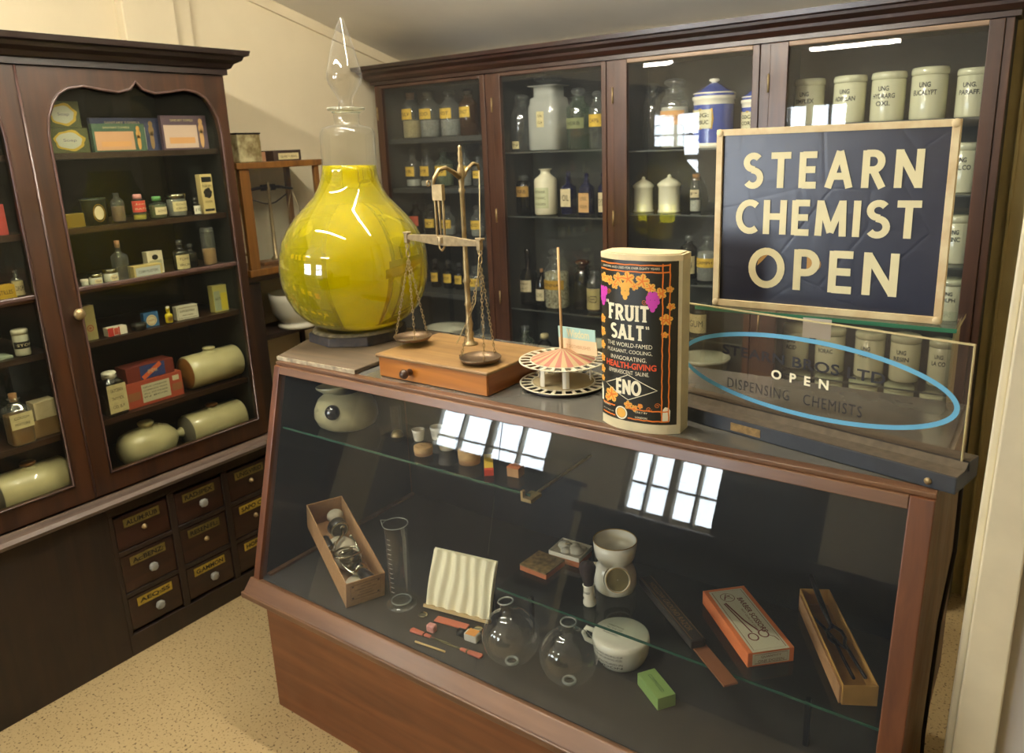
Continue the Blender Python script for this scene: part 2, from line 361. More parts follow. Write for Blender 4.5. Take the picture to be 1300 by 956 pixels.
# cover strip along the sloping joint, and a boxed upright on the left wall
b = MB(); b.prism([(yk, 2.6), (3.05, sl(3.05)), (3.05, sl(3.05)-.045), (yk, 2.555)], 'x', -2.85, -2.838); struct('trim_2', b, WALLM)
b = MB().box((-2.85, 1.585, 1.975), (-2.80, 1.79, 2.4)).box((-2.85, 1.79, 1.975), (-2.825, 1.87, 2.35)); struct('trim_3', b, WALLM, .004)
# ceiling tubes
def tube_light(x0, x1, y, z, label):
    t = thing('ceiling_light', label, 'light', ((x0+x1)/2, y, z))
    L_ = (x1-x0)/2
    MB().box((-L_-.03, -.012, .05), (L_+.03, .012, .068)).build('housing', WHITE, t, .004)
    zc = (sl(y) if y > yk else 2.6) - z + .002
    for s in (-1, 1): MB().tube([(s*L_*.7, 0, .066), (s*L_*.7, 0, zc)], .006, 8).build('hanger', WHITE, t)
    for s in (-1, 1): MB().box((s*L_-.02, -.02, -.02), (s*L_+.02, .02, .045)).build('end_cap', WHITE, t)
    m = mat('fluorescent tube', (1, .93, .78, 1), .5, emis=TUBE_E)
    MB().tube([(-L_+.02, 0, 0), (L_-.02, 0, 0)], .016, 10).build('tube', m, t)
tube_light(-4.3, -3.18, -1.7, 2.325, 'fluorescent ceiling tube nearer the left corner, reflected in the third cabinet door')
tube_light(-1.95, -1.2, -1.7, 2.315, 'fluorescent ceiling tube nearer the middle, reflected in the right cabinet door')
tube_light(-2.35, -1.15, .75, 2.40, 'fluorescent ceiling tube above the sloping counter, out of the top of the picture')
tube_light(-2.0, -.8, 1.5, 2.34, 'added fluorescent ceiling tube brightening the ceiling, nearest the wall cabinet, above the picture')  # unseen extra tube, added to brighten the sloping ceiling
# dark bench and desk behind the camera, only seen as reflections
t = thing('workbench', 'dark wooden shop bench across the room, seen reflected in the sloping counter glass', 'bench', (-1.2, -1.75, 0))
MB().box((-1.0, -.35, .80), (1.9, .35, .86)).build('bench_top', W_BASE, t)
MB().box((-.95, -.3, 0), (1.85, .3, .80)).build('bench_body', BLACK, t)
t = thing('till', 'black old shop till on the dark bench, seen only as a reflection', 'till', (-1.15, -1.75, .86))
b = MB(); b.prism([(-.22, 0), (.22, 0), (.22, .32), (.1, .42), (-.22, .42)], 'x', -.25, .25); b.build('till_body', BLACK, t, .02)
MB().box((-.18, .0, .42), (.18, .1, .52)).build('till_display', BLACK, t, .01)
t = thing('low_cupboard', 'low lilac grey cupboard across the room, seen reflected in the sloping counter glass', 'cupboard', (-3.1, -1.7, 0))
GL_ = mat('lilac grey paint', S(132, 130, 140), .5)
MB().box((-.75, -.3, 0), (.62, .25, .95)).build('cupboard_body', GL_, t, .004); MB().box((-.78, -.33, .95), (.65, .29, .98)).build('cupboard_top', W_BASE, t, .004)
for x in (-.72, -.04): MB().box((x, .251, .08), (x+.63, .268, .9)).build('door', GL_, t, .003)

# ================================================================ LEFT CABINET
XB, XU = -2.384, -2.429
OP = [(1.093,1.70),(1.100,1.749),(1.120,1.793),(1.140,1.818),(1.167,1.834),(1.214,1.842),(1.271,1.833),(1.319,1.827),(1.359,1.838),(1.379,1.861),
      (1.399,1.838),(1.439,1.827),(1.487,1.833),(1.544,1.842),(1.591,1.834),(1.618,1.818),(1.638,1.793),(1.658,1.749),(1.665,1.70)]
lc = thing('display_cabinet', 'tall dark mahogany cabinet with two arched glass doors and labelled drawers against the left wall', 'cabinet', (-2.6, 1.0, 0))
B_ = lambda mb, n, m, p=None, bv=0, label=None: mb.build(n, m, p or lc, bv, 'world', label)
b = MB()
b.box((-2.85, .33, .57), (-2.452, .355, 1.915)).box((-2.85, 1.675, .57), (-2.452, 1.70, 1.915))
b.box((-2.85, .355, .57), (-2.835, 1.675, 1.915)).box((-2.835, .355, 1.88), (-2.452, 1.675, 1.915)).box((-2.835, .355, .565), (-2.452, 1.675, .585))
b.box((-2.835, 1.01, .585), (-2.452, 1.03, 1.88))
B_(b, 'carcass', DARK)
b = MB().box((-2.85, 1.70, .57), (-2.452, 1.703, 1.915)); B_(b, 'side_panel', W_L)
b = MB()
for z in (1.650, 1.425, 1.240, 1.065, .800):
    sh = MB().box((-2.834, .356, z-.018), (-2.475, 1.009, z)).box((-2.834, 1.031, z-.018), (-2.475, 1.674, z)); B_(sh, 'shelf', W_LX)
def cornice(path_pts, prof, mb):
    """sweep an (out,z) profile round a path of (corner, outward) pairs"""
    rings = [[mb.av((p[0] + o[0]*pr[0], p[1] + o[1]*pr[0], pr[1])) for pr in prof] for p, o in path_pts]
    for i in range(len(rings)-1):
        for k in range(len(prof)-1): mb.af([rings[i][k], rings[i+1][k], rings[i+1][k+1], rings[i][k+1]])
    for ring in (rings[0], rings[-1]): mb.af(ring)
    mb.af([r[-1] for r in rings]); mb.af([r[0] for r in rings][::-1])
b = MB(); pr = [(0,1.895),(.012,1.895),(.012,1.912),(.022,1.916),(.03,1.93),(.05,1.94),(.055,1.952),(.068,1.956),(.072,1.972),(0,1.972)]
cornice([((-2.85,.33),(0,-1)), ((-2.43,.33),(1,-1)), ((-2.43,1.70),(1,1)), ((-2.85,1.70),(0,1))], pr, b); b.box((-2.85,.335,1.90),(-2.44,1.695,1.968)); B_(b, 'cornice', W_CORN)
def cab_door(dy, gy0, gy1, y0, y1, knob, lab):
    d = MB()
    d.box((XU-.022, y0, .575), (XU, gy0, 1.70)).box((XU-.022, gy1, .575), (XU, y1, 1.70))
    d.box((XU-.022, gy0, .575), (XU, gy1, .64))
    top = [(y + dy, z) for y, z in OP]; top[0] = (gy0, 1.70); top[-1] = (gy1, 1.70)
    full = [(y0, 1.70)] + top + [(y1, 1.70)]
    for i in range(len(full)-1):
        (a, za), (c, zc) = full[i], full[i+1]
        if c - a < 1e-6: continue
        d.prism([(a, za), (c, zc), (c, 1.893), (a, 1.893)], 'x', XU-.022, XU)
    o = B_(d, 'door', W_L, label=lab)
    b = MB().box((XU-.016, gy0-.004, .636), (XU-.012, gy1+.004, 1.865)); p = b.build('pane', PANE_L, o)
    p.data.transform(Matrix.Translation(-Vector(lc.location)))
    b = MB(); path = [(XU+.001, gy0, .64)] + [(XU+.001, y, z) for y, z in top] + [(XU+.001, gy1, .64)]
    b.tube(path, .0045, 6, True); q = b.build('bead', W_BEAD, o); q.data.transform(Matrix.Translation(-Vector(lc.location)))
    b = MB().box((XU-.02, gy0, 1.236), (XU-.002, gy1, 1.250)); q = b.build('glazing_bar', W_BEAD, o, .003); q.data.transform(Matrix.Translation(-Vector(lc.location)))
    if knob:
        b = MB(Matrix.Translation(Vector((XU, y0+.041, 1.173)) - Vector(lc.location)) @ Matrix.Rotation(PI/2, 4, 'Y'))
        b.lathe([(.007,0),(.007,.008),(.014,.012),(.018,.02),(.016,.028),(.006,.032),(.0005,.033)], seg=18); b.build('knob', BRASS, o)
cab_door(0, 1.093, 1.665, 1.036, 1.70, True, 'right-hand arched glass door with brass knob')
cab_door(-.688, .398, .976, .33, 1.031, False, 'further arched glass door of the cabinet')
b = MB().tube([(XU+.002, 1.0335, .58), (XU+.002, 1.0335, 1.893)], .004, 8); B_(b, 'astragal', W_BEAD)
# base with drawers
b = MB()
b.box((-2.85, .33, 0), (XB-.02, 1.70, .545))
b.box((XB-.02, .33, 0), (XB, 1.035, .545))
b.box((XB-.02, 1.035, .51), (XB, 1.70, .545)).box((XB-.02, 1.035, 0), (XB, 1.70, .075))
COL = [(1.05, 1.238), (1.262, 1.448), (1.472, 1.66)]; ROW = [(.378, .500), (.226, .362), (.085, .210)]
for y0, y1 in ((1.035, 1.05), (1.238, 1.262), (1.448, 1.472), (1.66, 1.70)): b.box((XB-.02, y0, .075), (XB, y1, .51))
for z0, z1 in ((.362, .378), (.210, .226)): b.box((XB-.02, 1.05, z0), (XB-.002, 1.66, z1))
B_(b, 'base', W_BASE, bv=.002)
b = MB(); b.prism([(XB-.03, .545), (XB+.012, .545), (XB+.026, .552), (XB+.028, .562), (XB+.018, .572), (XB-.03, .574)], 'y', .33, 1.712); b.box((-2.85, .33, .545), (XB-.03, 1.712, .566)); B_(b, 'ledge', W_LEDGE)
TXT = [['ALUM:RUB', 'Ac:BENZ:', 'AEQ:SS'], ['RAD:IPEX', 'RESEN:FL:', 'G:AMMON'], ['UNG:VIRID', 'SAPO CA', 'HORD:PU']]
KN = [[2, 1, 1], [1, 2, 1], [2, 2, 0]]
GK = mat('cut glass knob', S(190, 190, 180), .08, trans=.5, ior=1.5)
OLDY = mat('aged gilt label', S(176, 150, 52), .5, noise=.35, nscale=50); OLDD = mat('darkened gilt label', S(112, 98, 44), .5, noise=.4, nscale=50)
for ci, (y0, y1) in enumerate(COL):
    for ri, (z0, z1) in enumerate(ROW):
        o = B_(MB().box((XB-.018, y0+.003, z0+.003), (XB-.004, y1-.003, z1-.003)), 'drawer', W_DRW, bv=.002)
        off = -Vector(lc.location)
        T = Matrix.Translation(off)
        ym = (y0+y1)/2; zl = z1 - .03
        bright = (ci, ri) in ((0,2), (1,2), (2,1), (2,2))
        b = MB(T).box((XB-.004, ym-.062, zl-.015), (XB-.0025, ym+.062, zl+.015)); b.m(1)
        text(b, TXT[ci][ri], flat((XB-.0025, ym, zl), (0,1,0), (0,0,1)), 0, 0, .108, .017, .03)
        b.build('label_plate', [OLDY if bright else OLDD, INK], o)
        k = KN[ci][ri]
        Tk = T @ Matrix.Translation((XB-.004, ym+.004, (z0+z1)/2-.006)) @ Matrix.Rotation(PI/2, 4, 'Y')
        if k == 1:
            b = MB(Tk); b.smooth = False; pr_ = [(.005,0),(.005,.008),(.015,.014),(.0165,.02),(.013,.026),(.006,.028),(.0005,.028)]
            b.lathe(pr_, seg=9); [b.sm.__setitem__(i, False) for i in range(len(b.sm))]; b.build('knob', GK, o, label='cut glass knob')
        elif k == 2:
            b = MB(Tk); b.lathe([(.009,0),(.009,.003),(.005,.004),(.004,.012),(.0005,.012)], seg=14); b.build('knob', BRASS, o, label='bare brass stub where a knob is missing')

# ================================================================ BACK CABINET
YB = 2.75; XL0, XR0 = -2.75, -.172
bc = thing('wall_cabinet', 'wide mahogany cabinet with four glazed doors of apothecary jars along the back wall', 'cabinet', (-1.45, 2.9, 0))
K_ = lambda mb, n, m, p=None, bv=0, label=None: mb.build(n, m, p or bc, bv, 'world', label)
b = MB()
b.box((XL0, YB+.005, 0), (XL0+.02, 3.045, 1.93)).box((XR0-.02, YB+.005, 0), (XR0, 3.045, 1.93))
b.box((XL0+.02, 3.03, 0), (XR0-.02, 3.045, 1.93)).box((XL0+.02, YB+.02, 1.915), (XR0-.02, 3.03, 1.93))
for x in (-2.05, -1.465, -.855): b.box((x-.012, YB+.02, .6), (x+.012, 3.03, 1.915))
b.box((XL0+.02, YB+.02, .58), (XR0-.02, 3.03, .6))
K_(b, 'carcass', DARKB)
b = MB().box((XL0, YB-.03, 0), (XR0, YB+.02, .60)); K_(b, 'base_front', W_BX, bv=.004)
b = MB(); b.prism([(YB-.05, .60), (YB+.02, .60), (YB+.02, .618), (YB-.05, .618)], 'x', XL0, XR0); K_(b, 'ledge', W_BX, bv=.004)
b = MB(); pr = [(0,1.92),(.014,1.92),(.014,1.935),(.022,1.938),(.034,1.952),(.036,1.962),(.058,1.975),(.06,1.984),(.074,1.988),(.076,2.004),(0,2.004)]
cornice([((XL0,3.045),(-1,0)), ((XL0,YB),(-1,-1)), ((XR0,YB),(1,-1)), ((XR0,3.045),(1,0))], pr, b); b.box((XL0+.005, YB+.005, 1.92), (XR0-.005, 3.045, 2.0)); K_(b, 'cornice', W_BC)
for x0, x1 in ((XL0, -2.73), (-2.085, -2.045), (-1.495, -1.462), (-.90, -.865), (-.195, XR0)):
    K_(MB().box((x0, YB-.002, .618), (x1, YB+.02, 1.92)), 'stile', W_B, bv=.002)
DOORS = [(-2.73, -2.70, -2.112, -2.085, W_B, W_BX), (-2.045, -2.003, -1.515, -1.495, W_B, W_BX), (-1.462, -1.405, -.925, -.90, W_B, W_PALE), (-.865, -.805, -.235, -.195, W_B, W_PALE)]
for i, (x0, g0, g1, x1, mm, mt) in enumerate(DOORS):
    zt = 1.903
    o = K_(MB().box((x0, YB-.008, .62), (g0, YB+.014, 1.918)).box((g1, YB-.008, .62), (x1, YB+.014, 1.918)).box((g0, YB-.008, .62), (g1, YB+.014, .668)), 'door', mm, bv=.002, label='%s glazed door of the cabinet' % ('left end', 'second', 'third', 'right end')[i])
    T = Matrix.Translation(-Vector(bc.location))
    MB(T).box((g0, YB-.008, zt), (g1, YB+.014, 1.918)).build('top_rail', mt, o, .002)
    MB(T).box((g0-.003, YB+.002, .665), (g1+.003, YB+.006, zt+.003)).build('pane', PANE, o)
    for z in (1.79, .95, 1.32): MB(T).tube([(x0-.002, YB-.011, z-.03), (x0-.002, YB-.011, z+.03)], .0035, 6).build('hinge', BRASS, o)
# shelves: painted wood in the left bay, glass in the others
for z in (1.67, 1.435, 1.195, .925): K_(MB().box((-2.728, YB+.05, z-.022), (-2.063, 3.028, z)), 'shelf', DARKB)
gs = [(-2.037, -1.478, (1.59, 1.312, .89)), (-1.452, -.868, (1.58, 1.333, 1.06, .84)), (-.842, -.194, (1.648, 1.412, 1.18, .985, .75))]
for x0, x1, zs in gs:
    for z in zs:
        o = K_(MB().box((x0, YB+.06, z-.006), (x1, 3.028, z)), 'glass_shelf', SHELFG)
        MB(Matrix.Translation(-Vector(bc.location))).box((x0, YB+.0575, z-.006), (x1, YB+.06, z)).build('polished_edge', GEDK, o)
PEG = mat('drilled strip', S(150, 112, 62), .7)
for x in (-.832, -.215):
    b = MB().box((x-.012, YB+.03, .6), (x+.012, YB+.045, 1.9)); b.m(1)
    for k in range(40): b.box((x-.003, YB+.029, .64+k*.031), (x+.003, YB+.0302, .646+k*.031))
    K_(b, 'shelf_strip', [PEG, BLACK])

# ================================================================ COUNTER
CX0, CX1 = -1.793, -.114; YT, ZT = 1.305, 1.03; YF, ZF = 1.14, .404; YK = 1.82
ct = thing('display_counter', 'long wooden shop counter with sloping glass front full of chemist wares', 'counter', (-.95, 1.5, 0))
N_ = lambda mb, n, m, p=None, bv=0, label=None: mb.build(n, m, p or ct, bv, 'world', label)
sy = lambda z: YT + (YF-YT)*(ZT-z)/(ZT-ZF)
END = mat('dark end panel', S(40, 30, 24), .5)
side = [(sy(ZF)+.012, ZF), (sy(ZT)+.012, ZT), (YK, ZT), (YK, ZF)]
for x0, x1 in ((CX0, CX0+.014), (CX1-.014, CX1)): N_(MB().prism(side, 'x', x0, x1), 'end_panel', [W_CTZ])
for a, c in ((CX0+.0142, CX0+.015), (CX1-.015, CX1-.0142)): N_(MB().prism([(sy(.44)+.03, .437), (sy(1.0)+.03, 1.0), (YK-.02, 1.0), (YK-.02, .437)], 'x', a, c), 'darkening_sheet', mat('black lining', S(26, 26, 28), .6))  # thin black sheets added over the end panels to darken the inside
N_(MB().box((CX0+.014, YK-.015, ZF), (CX1-.014, YK, ZT)), 'back_panel', BLACK)
N_(MB().box((CX0+.014, YF+.02, .41), (CX1-.014, YK-.015, .43)), 'deck', mat('grey deck cloth', S(58, 56, 54), .75, noise=.2, nscale=20))
b = MB()     # framed slanted glass: stiles, top rail, bottom rail
def slab(mb, x0, x1, z0, z1, d0=-.004, d1=.014):
    mb.prism([(sy(z0)+d0, z0), (sy(z1)+d0, z1), (sy(z1)+d1, z1), (sy(z0)+d1, z0)], 'x', x0, x1)
slab(b, CX0, CX0+.024, ZF, 1.036); N_(b, 'stile', W_CTZ, bv=.002)
b = MB(); slab(b, CX1-.038, CX1, ZF, 1.036); N_(b, 'stile', W_CTZ, bv=.002)
b = MB(); slab(b, CX0+.024, CX1-.038, 1.014, 1.036); N_(b, 'top_rail', W_CT, bv=.002)
b = MB()
b.prism([(YF-.028, .402), (YF+.012, .402), (YF+.020, .43), (YF+.002, .436), (YF-.012, .42)], 'x', CX0-.012, CX1+.008)
b.prism([(YF-.032, .384), (YF+.02, .384), (YF+.02, .402), (YF-.032, .402)], 'x', CX0-.018, CX1+.012); N_(b, 'sill_moulding', W_CT, bv=.003)
xm = -.985
for a, c in ((CX0+.022, xm-.001), (xm+.001, CX1-.036)):
    b = MB(); slab(b, a, c, ZF+.02, 1.016, .003, .007); N_(b, 'pane', PANE)
# top
N_(MB().box((CX0, YT+.016, ZT), (CX1, YK, 1.040)), 'top', wood('grey old top', S(88, 82, 74), S(118, 110, 98), .5, axis='X', coat=.0))
TOPG = mat('dusty glass over dark board', S(98, 96, 90), .07, noise=.1, nscale=12, coat=.0)
TOPG.node_tree.nodes['Principled BSDF'].inputs['IOR'].default_value = 1.8
N_(MB().box((CX0+.01, YT+.03, 1.040), (CX1-.01, YK-.01, 1.045)), 'top_glass', TOPG)
b = MB().box((CX0, YT+.004, 1.036), (CX1, YT+.03, 1.0455)); N_(b, 'top_edge', W_CT, bv=.002)
# body
b = MB().box((CX0+.02, YF+.02, 0), (CX1-.02, YK, .384)); N_(b, 'body', W_CTF)
# glass shelves inside
def cshelf(x0, x1, y0, y1, z, lab):
    o = N_(MB().box((x0, y0+.002, z-.006), (x1, y1, z)), 'glass_shelf', SHELFG, label=lab)
    MB(Matrix.Translation(-Vector(ct.location))).box((x0, y0, z-.006), (x1, y0+.002, z)).build('polished_edge', GEDGE, o)
    return o
cshelf(CX0+.032, -.90, 1.283, 1.56, .862, 'upper glass shelf'); cshelf(-1.052, CX1-.02, 1.34, 1.68, .545, 'raised glass step shelf')
b = MB().box((-.918, 1.272, .846), (-.89, 1.315, .854)).box((-.918, 1.272, .854), (-.912, 1.282, .87)).box((-.904, 1.315, .85), (-.900, 1.56, .8555)); N_(b, 'shelf_bracket', BRASS)
for x in (-.962, -.30):
    for y in (1.36, 1.66): N_(MB().box((x-.005, y-.005, .43), (x+.005, y+.005, .539)), 'shelf_post', BLACK)
N_(MB().box((CX0+.016, YF+.04, .43), (CX0+.03, YK-.02, .437)), 'batten', W_CT)
# ================================================================ THINGS ON THE COUNTER TOP
TOP = 1.0455
b = MB().prism([(-1.80,1.322), (-1.485,1.328), (-1.515,1.76), (-1.96,1.76), (-1.925,1.60)], 'z', TOP, TOP+.013)
o = b.build('wooden_board', [wood('dusty board', S(66, 54, 40), S(94, 78, 58), .7, axis='X', coat=0)], bevel=.003)
solo(o, 'dusty flat wooden board lying on the left end of the counter top', 'board')
MB().prism([(-1.801, 1.3205), (-1.485, 1.3265), (-1.485, 1.3285), (-1.801, 1.3225)], 'z', TOP+.001, TOP+.0125).build('chipped_edge', mat('chipped pale edge', S(196, 180, 150), .8, noise=.6, nscale=40), o)
SGX, SGY = -1.76, 1.605
pl = thing('plinth', 'chipped black octagonal block under the yellow show globe', 'plinth', (SGX, SGY, TOP+.013), .2)
b = MB(); b.lathe([(.154,0),(.152,.028)], seg=8); b.sm = [False]*len(b.sm); b.build('plinth_block', mat('chipped black paint', S(40, 42, 46), .6, noise=.5, nscale=35, dirt=S(66, 58, 52)), pl, .003)
b = MB(); b.lathe([(.14,.0285),(.138,.033),(.124,.036),(.108,.032),(.095,.0285)], seg=32, cap=False); b.build('dusty_ring', mat('dusty plaster', S(150, 138, 108), .8, noise=.5, nscale=50, bump=.5), pl)
ZO = TOP+.013+.0315
sg = thing('show_globe', 'large round glass show globe of bright yellow liquid with pointed stopper', 'carboy', (SGX, SGY, ZO))
TL = Matrix.Rotation(math.radians(2.0), 4, Vector((-.579, .814, 0)))
YLQ, N, L, b_ = nt('yellow liquid'); MATS['yellow liquid'] = YLQ
b_.inputs['Base Color'].default_value = (1, .82, .0, 1); b_.inputs['Roughness'].default_value = .0; b_.inputs['IOR'].default_value = 1.33; b_.inputs['Transmission Weight'].default_value = .78
k = .002425; z0 = 1.0845
prof = [(20,1.085),(40,1.088),(57,1.103),(68,1.121),(78,1.148),(86,1.185),(91,1.225),(93,1.27),(91.5,1.315),(87.5,1.355),(80,1.39),(69.5,1.425),(57,1.456),(46.5,1.482),(40,1.508),(36,1.532),(34,1.556),(33,1.575)]
liq = [(r*k-.0012, z-z0+.001) for r, z in prof]
b = MB(TL); b.lathe([(.0005, .001)] + liq + [(.0005, liq[-1][1]+.001)], seg=64, cap=False); b.build('liquid', YLQ, sg)
b = MB(TL); out = [(r*k, z-z0) for r, z in prof] + [(33*k,1.66-z0),(32.5*k,1.672-z0),(30*k,1.682-z0),(24*k,1.688-z0),(16*k,1.692-z0),(15*k,1.70-z0),(15.5*k,1.722-z0),(17*k,1.728-z0),(22*k,1.732-z0),(22.5*k,1.740-z0),(10*k,1.742-z0)]
b.lathe([(.01, 0)] + out, seg=64, cap=False); b.build('globe_glass', glass('globe glass', (.99, 1, .98, 1), 1.7, haze=.0, hazecol=(.85, .82, .74, 1), edge=.24), sg)
b = MB(TL); b.torus((0,0,1.738-z0), 21.5*k, .0028, seg=40, rs=8).torus((0,0,1.727-z0), 16.5*k, .002, seg=36, rs=6); b.build('neck_rim', glass('rim glass', (.8, .8, .74, 1), 1.9, haze=.12, hazecol=(.7, .68, .56, 1), edge=.7), sg)
b = MB(TL); b.lathe([(r*k, z-z0) for r, z in [(.5,1.725),(9,1.728),(9,1.745),(8,1.755),(9.5,1.768),(14,1.785),(19,1.805),(21,1.822),(20.5,1.838),(18,1.862),(15,1.89),(11.5,1.92),(7.5,1.95),(4,1.972),(1.8,1.984),(.3,1.987)]], seg=40, cap=False)
b.build('stopper', glass('stopper glass', (.93, .92, .89, 1), 1.9, haze=.02, hazecol=(.55, .53, .48, 1), edge=.75), sg)

# ---- balance on its box
bx0, bx1, by0, by1 = -1.42, -1.055, 1.348, 1.600
bl = thing('beam_balance', 'brass beam balance with two hanging pans on a honey coloured wooden drawer box', 'balance', ((bx0+bx1)/2, (by0+by1)/2, TOP), math.radians(-.5))
hw, hd = (bx1-bx0)/2, (by1-by0)/2
MB().box((-hw+.004, -hd+.012, 0), (hw-.004, hd-.004, .052)).build('box_body', wood('box side', S(120, 64, 20), S(160, 94, 36), .4, axis='Y', coat=.4), bl, .001)
o = MB().box((-hw+.004, -hd+.004, .001), (hw-.004, -hd+.0115, .052)).build('drawer', W_HONEY, bl, .001)
b = MB(Matrix.Translation((-.068, -hd+.004, .026)) @ Matrix.Rotation(PI/2, 4, 'X')); b.lathe([(.009,0),(.009,.004),(.006,.008),(.006,.014),(.011,.018),(.0125,.024),(.010,.031),(.004,.034),(.0003,.0345)], seg=20)
b.build('knob', mat('dark turned knob', S(54, 34, 24), .3, coat=.5), o)
MB().box((-hw-.004, -hd-.002, .0525), (hw+.004, hd+.002, .061)).build('lid', W_HONT, bl, .003)
lx = lambda X, Y, Z: (X - bl.location.x, Y - bl.location.y, Z - TOP)
cxp = lx(-1.256, 1.537, 1.1065)
b = MB(); cz = lambda z: z-1.1065
b.lathe([(.020,0),(.020,.004),(.012,.008),(.009,.02),(.012,.03),(.008,.04),(.011,.058),(.0075,.07),(.0075,.105),(.0105,.11),(.0075,.118),(.0075,.165),(.011,.172),(.0075,.182),(.0068,.19),(.0075,.215),(.0062,.24),(.0062,.40),(.0095,.406),(.0062,.414),(.0075,.43),(.0105,.452),(.0075,.468),(.0045,.474),(.0072,.482),(.0048,.490),(.0068,.498),(.004,.508),(.006,.514),(.0003,.52)], cxp, seg=18)
b.build('column', BRASS, bl)
b = MB(); px, py, pz = cxp; AZ = pz+.44
fwd = [(px, py-.006, AZ), (px, py-.03, AZ+.014), (px, py-.058, AZ+.026), (px, py-.085, AZ+.022), (px, py-.102, AZ+.004), (px, py-.108, AZ-.012)]
bak = [(px, py+.006, AZ), (px, py+.025, AZ+.018), (px, py+.05, AZ+.032), (px, py+.07, AZ+.028), (px, py+.075, AZ+.014)]
b.tube(fwd, [.007,.006,.005,.005,.005,.003], 8).tube(bak, [.006,.005,.0045,.004,.003], 8).torus((px, py-.125, AZ-.008), .006, .002, (1,0,0)); b.build('bracket_arm', BRASS, bl)
hx, hy = px+.012, py-.104
BZ = 1.400 - TOP
b = MB(); b.box((hx-.016, hy-.006, AZ-.05), (hx+.016, hy+.006, AZ-.012))
for s in (-1, 1): b.tube([(hx+s*.013, hy, AZ-.02), (hx+s*.012, hy, BZ+.012)], .0032, 8)
b.tube([(hx, hy, AZ-.05), (hx, hy, BZ+.005)], [.0045,.0012], 8).tube([(hx-.012, hy, BZ+.012), (hx-.006, hy, BZ-.02), (hx, hy, BZ-.026), (hx+.008, hy, BZ-.018), (hx+.012, hy, BZ+.012)], .003, 6)
b.build('stirrup', BRASS, bl, .001)
eL, eR = Vector(lx(-1.385, 1.458, 1.398)), Vector(lx(-1.104, 1.408, 1.402)); d = (eR-eL).normalized(); mid = (eL+eR)/2
Tb = Matrix.Translation(mid) @ Matrix(((d.x, -d.y, 0), (d.y, d.x, 0), (0, 0, 1))).to_4x4(); ln = (eR-eL).length/2
b = MB(Tb); b.prism([(-ln, -.007), (-.02, -.014), (.02, -.014), (ln, -.007), (ln, .006), (.02, .012), (-.02, .012), (-ln, .006)], 'y', -.003, .003)
for s in (-1, 1): b.box((s*ln-.006, -.006, -.016), (s*ln+.006, .006, .012)).box((s*ln-.009, -.007, .008), (s*ln+.012, .007, .013))
b.lathe([(.011,-.008),(.011,.008)], (0,0,0), 16) ; b.build('beam', BRASSD, bl, .0015)
def pan(e, cx_, cy_, cz_):
    c = Vector(lx(cx_, cy_, cz_)); top = Vector((e.x, e.y, e.z-.052))
    b = MB(); b.torus((e.x, e.y, e.z-.023), .006, .0018, (0,1,0)).torus((e.x, e.y, e.z-.041), .010, .0018, (1,.3,0))
    b.build('hook_ring', BRASS, bl)
    for a in (200, 320, 80):
        q = c + Vector((.049*math.cos(math.radians(a)), .049*math.sin(math.radians(a)), .013)); v = q-top; n = int(v.length/.0088); dd = v.normalized(); b = MB()
        for i in range(n):
            p = top + v*(i+.5)/n; s1 = dd.orthogonal().normalized(); s2 = dd.cross(s1); w_ = s1 if i % 2 else s2
            b.tube([p + dd*.0062*math.cos(t) + w_*.0027*math.sin(t) for t in [2*PI*j/8 for j in range(8)]], .0009, 4, True)
        b.build('chain', BRASS, bl)
    b = MB(Matrix.Translation(c)); b.lathe([(.001,.0015),(.03,.002),(.043,.006),(.051,.014),(.0525,.0135),(.045,.004),(.032,0),(.001,0)], seg=32, cap=False)
    for a in (200, 320, 80): b.torus((.051*math.cos(math.radians(a)), .051*math.sin(math.radians(a)), .013), .003, .0008, (math.sin(math.radians(a)), -math.cos(math.radians(a)), 0), 10, 4)
    b.build('pan', mat('tarnished pan', S(118, 98, 76), .4, metal=.8, noise=.3, nscale=40), bl)
pan(eL, -1.395, 1.463, 1.118); pan(eR, -1.123, 1.412, 1.108)
b = MB(); b.tube([(px, py+.075, AZ+.014), (px+.003, py+.06, pz+.26), (px+.008, py+.02, pz+.11), (px-.035, py-.015, pz+.002)], .0013, 6); b.build('cord', mat('pale cord', S(196, 178, 130), .8), bl)

# ---- toothbrush display carousel
ca = thing('display_carousel', 'small cream two-tier cardboard display carousel with striped red canopy', 'display stand', (-.948, 1.512, TOP), .3)
CARD = mat('cream card', S(214, 204, 176), .6, noise=.12, nscale=40)
def ring_plate(name, z, inner, outer, nsp, m_in):
    b = MB(); n = 96
    def annulus(r0, r1):
        b.lathe([(r0, z), (r1, z), (r1, z+.002), (r0, z+.002), (r0, z)], seg=n, cap=False)
    annulus(outer-.004, outer); annulus(inner-.004, inner)
    for i in range(nsp):
        a = 2*PI*i/nsp; c_, s_ = math.cos(a), math.sin(a); e = .0035
        b.poly([(inner*c_+e*s_, inner*s_-e*c_, z+.0021), (outer*c_*.98+e*1.3*s_, outer*s_*.98-e*1.3*c_, z+.0021), (outer*c_*.98-e*1.3*s_, outer*s_*.98+e*1.3*c_, z+.0021), (inner*c_-e*s_, inner*s_+e*c_, z+.0021)])
        b.poly([(inner*c_+e*s_, inner*s_-e*c_, z), (outer*c_*.98+e*1.3*s_, outer*s_*.98-e*1.3*c_, z), (outer*c_*.98-e*1.3*s_, outer*s_*.98+e*1.3*c_, z), (inner*c_-e*s_, inner*s_+e*c_, z)])
    if m_in: b.m(1); b.lathe([(.0005, z), (inner-.003, z), (inner-.003, z+.0015), (.0005, z+.0015)], seg=48, cap=False)
    return b.build(name, [CARD, mat('tan card', S(170, 152, 112), .7)], ca)
ring_plate('lower_tier', .010, .079, .107, 24, True); ring_plate('upper_tier', .066, .080, .107, 24, False)
